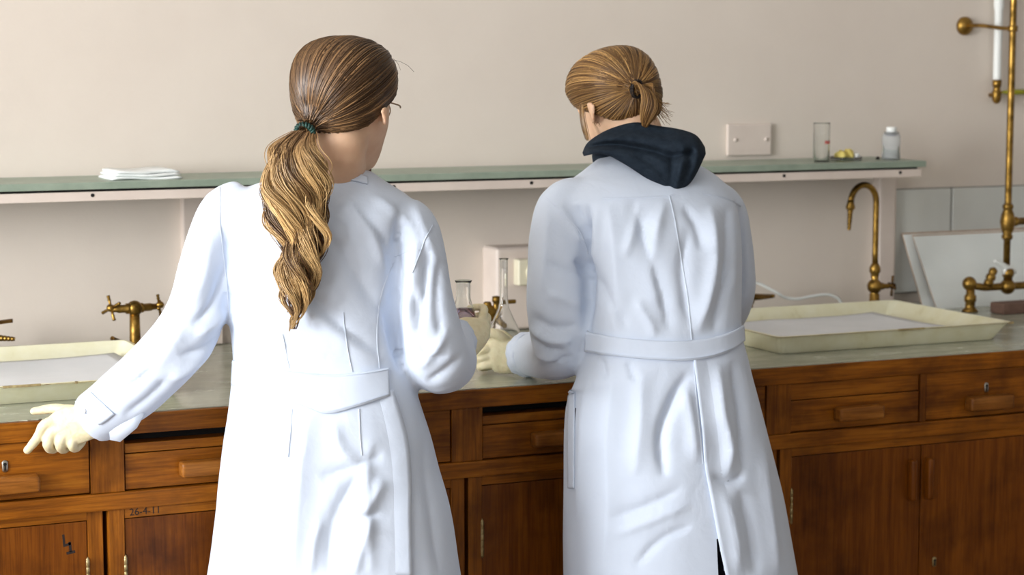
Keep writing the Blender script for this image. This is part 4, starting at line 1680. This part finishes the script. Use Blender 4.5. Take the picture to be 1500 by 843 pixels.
# coat details
patch('half_belt', bvh1, [(344, 528), (390, 538), (440, 546), (490, 549), (530, 545), (568, 539)], [(342, 565), (390, 580), (440, 594), (478, 607), (520, 597), (569, 581)], per1, M['coat'], .0055, .0035, 46, 8)
seam(bvh1, [(344, 531), (390, 541), (440, 549), (490, 552), (530, 548), (567, 542)], per1, 1.6, .006)
seam(bvh1, [(479, 604), (520, 594), (568, 578)], per1, 1.6, .006)
seam(bvh1, [(503, 458), (506, 490), (511, 520), (516, 545)], per1)
seam(bvh1, [(414, 490), (419, 515), (424, 540)], per1)
seam(bvh1, [(577, 385), (560, 427), (552, 485), (556, 540)], per1)
seam(bvh1, [(526, 600), (527, 630), (530, 668)], per1)
seam(bvh1, [(428, 600), (426, 630), (422, 670)], per1)
seam(bvh1, [(578, 376), (598, 369), (618, 366)], per1)
seam(bvh1, [(634, 330), (624, 348), (617, 366), (604, 400)], per1)
seam(bvh1, [(322, 275), (322, 320), (327, 370), (333, 420), (336, 470)], per1)
# overlapping back panel: its free edge runs down from the belt end
patch('back_panel_edge', bvh1, [(548, 575), (562, 640), (570, 700), (572, 760), (574, 843)], [(574, 572), (594, 640), (600, 700), (600, 760), (602, 843)], per1, M['coat'], -.0015, .002, 40, 6, off2=.006)
# collar band
patch('collar', bvh1, [(440, 251), (470, 251), (500, 253), (522, 256), (537, 260)], [(436, 262), (470, 262), (500, 264), (522, 267), (538, 271)], per1, M['coat'], .004, .003, 24, 5)
# cuff tabs and buttons of the outstretched sleeve
patch('cuff', bvh1, [(112, 590), (122, 583), (134, 575)], [(146, 622), (156, 616), (168, 606)], per1, M['coat'], .004, .0025, 14, 14)
for bx_, by_ in ((125, 603), (172, 640)):
    h, n = cam_hit(bvh1, bx_, by_)
    if h is not None:
        lathe('button', [(.0052, 0), (.0052, .0022), (.0042, .003), (.0006, .0026)], h + n * .004, M['button'], per1, axis=n, n=16)
tipA = [onD(176, 600, 3.84), onD(160, 630, 3.85), onD(161, 645, 3.855), onD(176, 648, 3.85), onD(200, 628, 3.835), onD(212, 606, 3.83)]
cc = onD(182, 622, 3.838)
v = tipA + [cc]
flap = from_py('cuff_flap', v, [(i, (i + 1) % 6, 6) for i in range(6)], M['coat'], per1)
md = flap.modifiers.new('t', 'SOLIDIFY')
md.thickness = .003

# gloves -------------------------------------------------------------
GS = .001

def glove(name, parts, parent, voxel=.0020, it=3):
    me = remesh(parts, voxel, name)
    relax(me, it, .5)
    crumple(me, .0006, 60, (1, 1, 1), 2.0)
    return link(name, me, M['glove'], parent, True)


upL = np.array(onD(118, 585, 3.9)) - np.array(onD(150, 640, 3.9))
g1 = [palm([(162, 604, 3.905, .030, .024), (140, 614, 3.905, .033, .022), (120, 620, 3.905, .037, .019), (100, 626, 3.905, .0385, .0165), (84, 633, 3.905, .034, .0145), (76, 637, 3.905, .026, .011)], up=upL),
      finger([(88, 617, 3.905), (66, 622, 3.900), (56, 640, 3.902), (47, 652, 3.908), (40, 660, 3.912)], .0112, .0078),
      finger([(92, 630, 3.905), (76, 636, 3.899), (70, 651, 3.900), (77, 658, 3.925), (92, 648, 3.935)], .0112, .0095),
      finger([(102, 636, 3.905), (91, 641, 3.898), (88, 653, 3.900), (94, 658, 3.925), (106, 648, 3.935)], .0108, .0090),
      finger([(114, 640, 3.905), (107, 645, 3.900), (106, 654, 3.903), (111, 657, 3.925), (120, 648, 3.932)], .0098, .0082),
      finger([(118, 604, 3.912), (96, 601, 3.920), (78, 599, 3.925), (62, 601, 3.925), (49, 603, 3.923)], .0125, .0070)]
gl1 = glove('glove', g1, per1)
cuff(per1, aR[:-2], rR[:-2], .022, grow=1.05)

FLD = 4.185
g2 = [palm([(672, 520, 4.05, .026, .022), (681, 507, 4.08, .031, .023), (688, 494, 4.105, .036, .022), (692, 484, 4.125, .037, .019), (693, 474, 4.140, .034, .015), (693, 468, 4.146, .028, .010)], up=(onD(715, 485, 4.13) - onD(675, 480, 4.12))),
      finger([(676, 488, 4.115), (664, 478, 4.128), (656, 468, 4.150), (654, 459, 4.172), (656, 452, 4.186)], .0125, .0085),
      finger([(704, 474, 4.138), (708, 462, 4.155), (709, 453, 4.190), (703, 450, 4.222), (688, 452, 4.232)], .0088, .0072),
      finger([(708, 480, 4.138), (713, 470, 4.160), (713, 464, 4.195), (705, 463, 4.228), (688, 465, 4.236)], .0086, .0072),
      finger([(708, 488, 4.135), (713, 480, 4.160), (713, 476, 4.195), (704, 476, 4.228), (688, 478, 4.236)], .0084, .0070),
      finger([(703, 497, 4.125), (708, 491, 4.150), (709, 488, 4.185), (702, 489, 4.215), (688, 490, 4.225)], .0078, .0064)]
glove('glove', g2, per1)

# ------------------------------------------------------------------ the conical flask in that hand
fb = onD(679, 490, FLD)
fl = empty('conical_flask', tuple(fb), 'conical glass flask with violet liquid held in a gloved hand', 'flask')
ht = onD(680, 411, FLD)[2] - fb[2]
outp = [(.0005, 0), (.030, 0), (.0335, .003), (.0335, .010), (.0300, .022), (.0150, .072), (.0142, .080), (.0142, ht - .006), (.0170, ht - .002), (.0172, ht), (.0150, ht)]
inp = [(.0128, ht - .006), (.0128, .080), (.0137, .072), (.0287, .022), (.0320, .010), (.0315, .0045), (.0005, .002)]
lathe('glass_wall', outp + inp, fb, M['glass'], fl, n=40, cap=False)
lathe('liquid', [(.0005, .0024), (.0313, .0048), (.0318, .010), (.0285, .022), (.0185, .0535), (.0005, .0535)], fb, M['purple'], fl, n=40, cap=False)

# ------------------------------------------------------------------ the person with the navy hood
P2 = Person((1, 0, 0), (0, 1, 0))
p2c = onD(985, 843, 4.24)
per2 = empty('person', (p2c[0], p2c[1], 0), 'person in belted white coat with navy hood and short tied hair, leaning over the bench', 'person')
rows2 = [(930, 826, 1187, 4.24, .192), (900, 827, 1180, 4.24, .190), (843, 829, 1165, 4.24, .185), (750, 829, 1149, 4.24, .175), (690, 829, 1135, 4.24, .168), (640, 829, 1122, 4.24, .160), (600, 831, 1112, 4.24, .150), (578, 836, 1107, 4.24, .140),
         (555, 846, 1101, 4.24, .130), (520, 857, 1093, 4.245, .122), (490, 860, 1086, 4.25, .118), (450, 860, 1085, 4.26, .119), (400, 858, 1085, 4.28, .122), (350, 846, 1084, 4.30, .122),
         (310, 828, 1080, 4.325, .117), (285, 822, 1071, 4.34, .108), (266, 834, 1058, 4.355, .097), (252, 852, 1040, 4.37, .086), (240, 868, 1018, 4.38, .076), (230, 882, 1000, 4.39, .068), (222, 890, 988, 4.40, .062)]
s2l = [(850, 296, 4.30, 38), (826, 308, 4.285, 41), (818, 350, 4.265, 43), (817, 400, 4.25, 45), (818, 445, 4.245, 47), (822, 485, 4.25, 47), (824, 508, 4.275, 45), (812, 518, 4.335, 40), (794, 520, 4.40, 36), (783, 520, 4.43, 33), (770, 520, 4.46, 30)]
s2r = [(1040, 300, 4.39, 38), (1055, 312, 4.41, 38), (1064, 350, 4.43, 37), (1070, 395, 4.45, 36), (1071, 430, 4.475, 35), (1060, 462, 4.545, 32), (1040, 478, 4.62, 30), (1020, 486, 4.68, 28)]
aL2, rL2 = cuff_end(*sleeve_path(s2l))
aR2, rR2 = cuff_end(*sleeve_path(s2r))
coat_me = remesh([loft(P2.torso(rows2)), loft(tube_rings(aL2, rL2, 28)), loft(tube_rings(aR2, rR2, 28))], .0065, 'lab_coat')
relax(coat_me, 7, .5)
F2 = [
    # back, between yoke and belt
    ([(925, 292), (945, 350), (965, 420), (985, 490)], -.009, 15), ([(975, 292), (960, 340), (955, 400), (972, 470)], .007, 14), ([(1010, 330), (1000, 400), (1012, 480)], -.006, 12),
    ([(1040, 300), (1045, 380), (1035, 440), (1020, 490)], .009, 13), ([(1065, 300), (1068, 360), (1062, 420)], -.008, 11), ([(1075, 380), (1058, 430), (1045, 485)], -.006, 9), ([(890, 300), (900, 360), (905, 430), (900, 488)], .006, 16),
    ([(870, 400), (895, 440), (920, 485)], -.005, 11), ([(1000, 300), (1020, 330), (1030, 370)], -.005, 9), ([(930, 440), (950, 470), (960, 495)], .005, 9), ([(935, 300), (930, 330), (915, 380)], .005, 9),
    ([(862, 300), (860, 360), (862, 420), (860, 490)], -.018, 8), ([(875, 310), (872, 350), (868, 390)], .006, 9), ([(1084, 300), (1088, 380), (1084, 450)], -.009, 7),
    # left sleeve
    ([(800, 385), (830, 395), (858, 402)], -.006, 9), ([(842, 378), (856, 392), (862, 410)], -.009, 7), ([(780, 465), (810, 480), (845, 478)], -.007, 8), ([(776, 480), (805, 498), (838, 500)], .008, 7), ([(772, 492), (800, 512), (830, 514)], -.007, 6),
    ([(768, 505), (795, 525), (822, 528)], .006, 6), ([(815, 300), (838, 330), (856, 360)], .006, 10), ([(805, 300), (800, 360), (795, 430)], .004, 11), ([(845, 300), (852, 325), (858, 350)], -.006, 7), ([(800, 430), (830, 440), (855, 450)], .005, 10),
    ([(790, 540), (815, 530), (838, 520)], -.006, 6),
    # skirt
    ([(1010, 545), (985, 590), (968, 640), (974, 700)], -.011, 10), ([(1000, 560), (1012, 620), (1020, 680)], .006, 12), ([(1050, 535), (1055, 600), (1068, 660), (1062, 700)], .010, 13), ([(1072, 530), (1085, 600), (1090, 690)], -.009, 10),
    ([(900, 545), (890, 640), (892, 740), (885, 843)], .006, 20), ([(940, 540), (938, 620), (930, 700)], .005, 16), ([(890, 760), (950, 740), (1000, 715)], -.004, 9), ([(900, 785), (960, 760), (1010, 740)], .004, 9), ([(930, 830), (970, 790), (1015, 770)], -.004, 8),
    ([(1085, 720), (1100, 780), (1108, 843)], -.007, 12), ([(1060, 720), (1075, 780), (1082, 843)], .006, 12), ([(1115, 640), (1125, 730), (1140, 843)], .006, 12), ([(1040, 700), (1075, 705), (1090, 690)], -.006, 8), ([(858, 560), (852, 650), (846, 760)], .005, 12),
    ([(920, 528), (925, 545), (935, 560)], -.004, 6), ([(880, 523), (884, 540), (890, 556)], -.004, 6),
]
folds(coat_me, F2)
crumple(coat_me, .0016, 8.0, (1, 1, .6), 11.0)
bvh2 = BVHTree.FromPolygons([v.co for v in coat_me.vertices], [p.vertices for p in coat_me.polygons])
# open the hem and the back vent
bm = bmesh.new()
bm.from_mesh(coat_me)
zh = onD(985, 915, 4.24)[2]
kill = []
for f in bm.faces:
    c = f.calc_center_median()
    if f.normal.z < -.75 and c.z < zh + .03:
        kill.append(f)
    elif c.y < p2c[1] and f.normal.y < 0:
        u, v = proj(np.array([c]))
        if v[0] > 790:
            ve = np.interp(v[0], [680, 740, 800, 843, 930], [1030, 1042, 1053, 1062, 1080])
            w = np.interp(v[0], [790, 843, 930], [0, 9, 26])
            if ve - w < u[0] < ve + 2:
                kill.append(f)
bmesh.ops.delete(bm, geom=kill, context='FACES')
bm.to_mesh(coat_me)
bm.free()
coat2 = link('lab_coat', coat_me, M['coat'], per2, True)

HS2 = .97
H2 = head_matrix(onD(900, 150, 4.45), -14, 24, -4, P2, HS2)
nb = onD(935, 240, 4.41)
make_body('body', per2, P2, rows2, [(aL2, rL2), (aR2, rR2)], [nb - np.array([0, 0, .07]), nb, np.array(H2 @ Vector((0, -.035, .03))), np.array(H2 @ Vector((0, -.015, .085)))], [.066, .056, .054, .057], H2, HS2, p2c[:2])
legs_clothes(per2, P2, p2c[:2])

HC2_D, HC2_L = np.array(srgb(82, 52, 26)[:3]), np.array(srgb(200, 156, 96)[:3])


def col2(p, tone=.4, t=.5):
    return lerp(HC2_D, HC2_L, np.clip(tone ** 2.0 * .9 + .06, 0, 1))


cap2 = hair_cap(HS2, .015, .004)
tie2 = Vector(H2.inverted() @ Vector(onD(930, 130, 4.350)))
cap_object('hair', cap2, H2, per2, lambda p: col2(p, .4), HS2)
S = Strands()
comb_to_tie(S, cap2, H2, tie2, 1500, col2, 31, HS2, .006)
S.build('combed_hair', per2)
tw = np.array(H2 @ tie2)
ax = onD(948, 132, 4.325) - tw
ax /= np.linalg.norm(ax)
e1 = np.cross(ax, [0, 0, 1.0])
e1 /= np.linalg.norm(e1)
e2 = np.cross(ax, e1)
for wv in range(2):
    loop = [tw + ax * (.003 + .004 * wv) + e1 * .0145 * math.cos(a) + e2 * .0175 * math.sin(a) for a in np.linspace(0, 2 * math.pi, 33)]
    tube('hair_tie', loop, .0028, M['tie_black'], per2, n=8)
# short tail: bends over and hangs, with loose wisps
rnd = random.Random(77)
S = Strands()
for i in range(420):
    a, q = rnd.uniform(0, 6.28), math.sqrt(rnd.random())
    o1, o2 = q * math.cos(a), q * math.sin(a)
    L_ = rnd.uniform(.75, 1.08)
    kp = [(930, 128, 4.348, .010), (941, 125, 4.325, .016), (950, 136, 4.308, .019), (953, 152, 4.302, .019), (949, 166, 4.302, .016), (945, 178, 4.305, .010), (944, 186, 4.307, .004)]
    P_ = smooth_path(np.array(kp, float), 3)
    P_ = P_[:max(8, int(len(P_) * L_))]
    tone = rnd.random()
    path = [onD(p[0], p[1], p[2]) + RT * p[3] * o1 + FH * p[3] * .8 * o2 + np.array([0, 0, p[3] * .55 * (-o1)]) for p in P_]
    S.add(path, [.0009] * len(path), [col2(None, tone)] * len(path))
for i in range(46):
    x = rnd.uniform(-1, 1)
    ex_, ey_ = rnd.uniform(955, 990), rnd.uniform(150, 186)
    kp = [(935, 126, 4.335), (955, 128 + 6 * x, 4.31), (962 + 6 * x, 142 + 8 * x, 4.305), ((960 + ex_) / 2 + 5 * x, (150 + ey_) / 2, 4.305), (ex_, ey_, 4.31)]
    path = [onD(*p) for p in smooth_path(np.array(kp, float), 4)]
    S.add(path, list(np.linspace(.0009, .0004, len(path))), [col2(None, rnd.random() * .7)] * len(path))
# strands falling beside the left ear and at the nape
for i in range(44):
    x = rnd.gauss(0, 1)
    kp = [(853 + 1.5 * x, 150, 4.40), (853 + 1.6 * x, 168, 4.39), (856 + 1.8 * x, 186, 4.385), (861 + 1.5 * x, 203 + 4 * rnd.random(), 4.385)]
    path = [onD(*p) for p in smooth_path(np.array(kp, float), 4)]
    S.add(path, list(np.linspace(.0008, .0004, len(path))), [col2(None, rnd.random())] * len(path))
for i in range(30):
    x = rnd.uniform(0, 1)
    kp = [(872 + 40 * x, 160 - 4 * x, 4.40), (868 + 30 * x, 168, 4.395), (864 + 22 * x + rnd.gauss(0, 2), 178 + rnd.uniform(0, 8), 4.395)]
    path = [onD(*p) for p in smooth_path(np.array(kp, float), 4)]
    S.add(path, list(np.linspace(.0007, .0003, len(path))), [col2(None, rnd.random() * .6)] * len(path))
S.build('short_ponytail', per2)
for s in (-1, 1):
    lathe('eye', ball_prof(.0115, 0, 10), np.array(H2 @ Vector((s * .030, .061, .110))), M['eye'], per2, n=16)

# hood lying on the back: a thick folded bag of fleece
TOP = smooth_path([(853, 224), (859, 211), (872, 200), (895, 188), (930, 179), (962, 184), (995, 189), (1020, 198), (1033, 216)], 6)
BOT = smooth_path([(855, 229), (872, 226), (890, 228), (910, 238), (935, 254), (960, 274), (983, 285), (1012, 268), (1034, 226)], 6)
ns, nt = len(TOP), 22
front, backp = [], []
cre = [([(856, 216), (900, 212), (945, 219), (985, 229), (1012, 224)], -.016, 4.5), ([(858, 207), (900, 200), (950, 206), (1000, 204), (1026, 208)], .006, 7), ([(895, 193), (940, 190), (985, 198)], -.008, 4.0),
       ([(1001, 216), (999, 240), (992, 272)], .008, 5.0), ([(984, 232), (985, 250), (982, 276)], -.008, 5), ([(1012, 228), (1010, 245), (1000, 270)], -.006, 4.5), ([(880, 222), (920, 232), (960, 256)], .006, 8), ([(930, 226), (955, 240), (975, 262)], -.005, 6)]
cre = [(np.array(smooth_path(p, 4)), a_, w_) for p, a_, w_ in cre]
for i in range(ns):
    s = i / (ns - 1)
    for j in range(nt):
        t = j / (nt - 1)
        p = TOP[i] * (1 - t) + BOT[i] * t
        edge = min(1, min(s, 1 - s) / .10)
        prof = math.sin(math.pi * np.clip(t * .92 + .04, 0, 1)) ** .55 * edge ** .5
        bag = math.exp(-((p[0] - 990) / 45) ** 2)
        base = 4.335 + .050 * ((p[0] - 950) / 95) ** 2 * (1 if p[0] < 950 else .25) - .055 * t * (1 - .3 * bag)
        d_ = 0
        for poly, a_, w_ in cre:
            q = float(poly_dist(np.array([p[0]]), np.array([p[1]]), poly)[0][0])
            d_ += a_ * math.exp(-(q / w_) ** 2)
        front.append(onD(p[0], p[1], base - prof * (.042 + .030 * bag) - 1.5 * d_ * prof))
        backp.append(onD(p[0], p[1], base + .018 * prof))
v = front + backp
o_ = ns * nt
f = []
for i in range(ns - 1):
    for j in range(nt - 1):
        a, b_, c, d = i * nt + j, i * nt + j + 1, (i + 1) * nt + j + 1, (i + 1) * nt + j
        f += [(a, b_, c, d), (o_ + d, o_ + c, o_ + b_, o_ + a)]
for i in range(ns - 1):
    for j in (0, nt - 1):
        a, d = i * nt + j, (i + 1) * nt + j
        f.append((a, d, o_ + d, o_ + a) if j == 0 else (d, a, o_ + a, o_ + d))
for j in range(nt - 1):
    for i in (0, ns - 1):
        a, b_ = i * nt + j, i * nt + j + 1
        f.append((b_, a, o_ + a, o_ + b_) if i == 0 else (a, b_, o_ + b_, o_ + a))
hood = from_py('hood', v, f, M['navy'], per2)
md = hood.modifiers.new('s', 'SUBSURF')
md.levels = md.render_levels = 1
# the hood's collar runs on around the front of the neck
cl_ = []
nc = onD(938, 215, 4.42)
for k in range(33):
    a = 2 * math.pi * k / 32
    cl_.append(nc + np.array([.088 * math.cos(a), .080 * math.sin(a), -.012 - .030 * math.sin(a)]))
tube('hood_collar', cl_, [(.026, .016)] * 33, M['navy'], per2, n=14)

# coat details
patch('belt', bvh2, [(859, 486), (900, 494), (950, 499), (1000, 500), (1040, 495), (1070, 486), (1086, 477)], [(860, 516), (900, 522), (950, 527), (1005, 529), (1045, 523), (1072, 512), (1088, 500)], per2, M['coat'], .006, .004, 60, 8)
seam(bvh2, [(862, 513), (900, 519), (950, 524), (1005, 526), (1045, 520), (1072, 509)], per2, 1.5, .007)
seam(bvh2, [(882, 291), (920, 290), (960, 288), (985, 286)], per2, 3.0, .0022)
seam(bvh2, [(1030, 284), (1060, 290), (1085, 302)], per2, 3.0, .0022)
seam(bvh2, [(980, 286), (988, 320), (998, 380), (1008, 440), (1013, 498)], per2, 2.6)
seam(bvh2, [(1016, 530), (1020, 580), (1026, 640), (1030, 680)], per2, 2.6)
seam(bvh2, [(800, 290), (830, 318), (850, 340), (862, 372)], per2, 2.0)
# right back panel of the vent lies over the left one
patch('vent_panel', bvh2, [(1014, 518), (1026, 620), (1031, 680), (1042, 740), (1053, 800), (1062, 843), (1080, 925)], [(1038, 518), (1056, 620), (1062, 680), (1078, 740), (1090, 800), (1100, 843), (1118, 925)], per2, M['coat'], .0055, .0026, 70, 8, off2=-.0015)
# side-seam pocket slits: dark strips for the shade inside; pocket edge at hip
seam(bvh2, [(843, 598), (840, 640), (838, 680), (839, 702)], per2, 4.0, -.0004, 'pocket_slit_shade', M['trouser'])
seam(bvh2, [(1122, 622), (1127, 640), (1131, 654)], per2, 4.0, -.0004, 'pocket_slit_shade', M['trouser'])
patch('pocket', bvh2, [(834, 572), (833, 640), (834, 716)], [(843, 575), (842.5, 640), (842, 716)], per2, M['coat'], .004, .0025, 30, 6, off2=.003)
# gloves
up2 = onD(735, 490, 4.5) - onD(735, 552, 4.5)
g3 = [palm([(780, 526, 4.470, .026, .024), (764, 525, 4.482, .030, .023), (750, 523, 4.490, .038, .022), (736, 520, 4.493, .042, .020), (724, 518, 4.493, .041, .018), (715, 519, 4.495, .034, .014)], up=up2),
      finger([(744, 501, 4.493), (730, 491, 4.480), (716, 488, 4.478), (707, 493, 4.486), (707, 503, 4.500)], .0118, .0088),
      finger([(726, 511, 4.493), (709, 512, 4.484), (700, 518, 4.494), (702, 523, 4.520), (714, 523, 4.530)], .0108, .0090),
      finger([(726, 521, 4.493), (708, 523, 4.488), (700, 527, 4.500), (703, 531, 4.522), (716, 530, 4.532)], .0104, .0086),
      finger([(728, 533, 4.493), (711, 535, 4.490), (704, 537, 4.502), (707, 539, 4.520), (718, 537, 4.530)], .0102, .0082),
      finger([(750, 505, 4.500), (740, 494, 4.512), (730, 489, 4.522), (720, 488, 4.530)], .0125, .0090)]
glove('glove', g3, per2)
cuff(per2, aL2[:-2], rL2[:-2], .022, grow=1.05)
g4 = [palm([(1030, 482, 4.66, .026, .022), (1012, 489, 4.70, .030, .020), (996, 497, 4.735, .036, .017), (984, 503, 4.76, .036, .014)], up=(0, 1, .2))]
for k, (dx_, dd_) in enumerate(((0, .03), (0, .01), (0, -.01), (0, -.03))):
    g4.append(finger([(990, 502, 4.75 + dd_), (974, 505, 4.77 + dd_), (962, 508, 4.785 + dd_), (954, 512, 4.79 + dd_)], .0105, .008))
g4.append(finger([(1004, 496, 4.69), (992, 505, 4.685), (982, 511, 4.69)], .012, .0085))
glove('glove', g4, per2)

# ------------------------------------------------------------------ the long-necked flask at that hand
vb = onD(738, 548, 4.612)
vx, vy = vb[0], vb[1]
vf = empty('volumetric_flask', (vx, vy, CT), 'clear long-necked glass flask standing on the worktop behind a gloved fist', 'flask')
vh = onD(735, 379, 4.612)[2] - CT
outp = [(.0005, 0), (.026, 0), (.032, .003), (.042, .022), (.045, .042), (.0425, .062), (.034, .086), (.022, .110), (.0125, .132), (.0092, .150), (.0088, .18), (.0088, vh - .004), (.0105, vh - .001), (.0105, vh), (.0086, vh)]
inp = [(max(r - .0013, .0005), h + (.0015 if h < .01 else 0)) for r, h in outp[:-3]][::-1]
lathe('glass_wall', outp + inp, (vx, vy, CT + .0006), M['glass'], vf, n=40, cap=False)
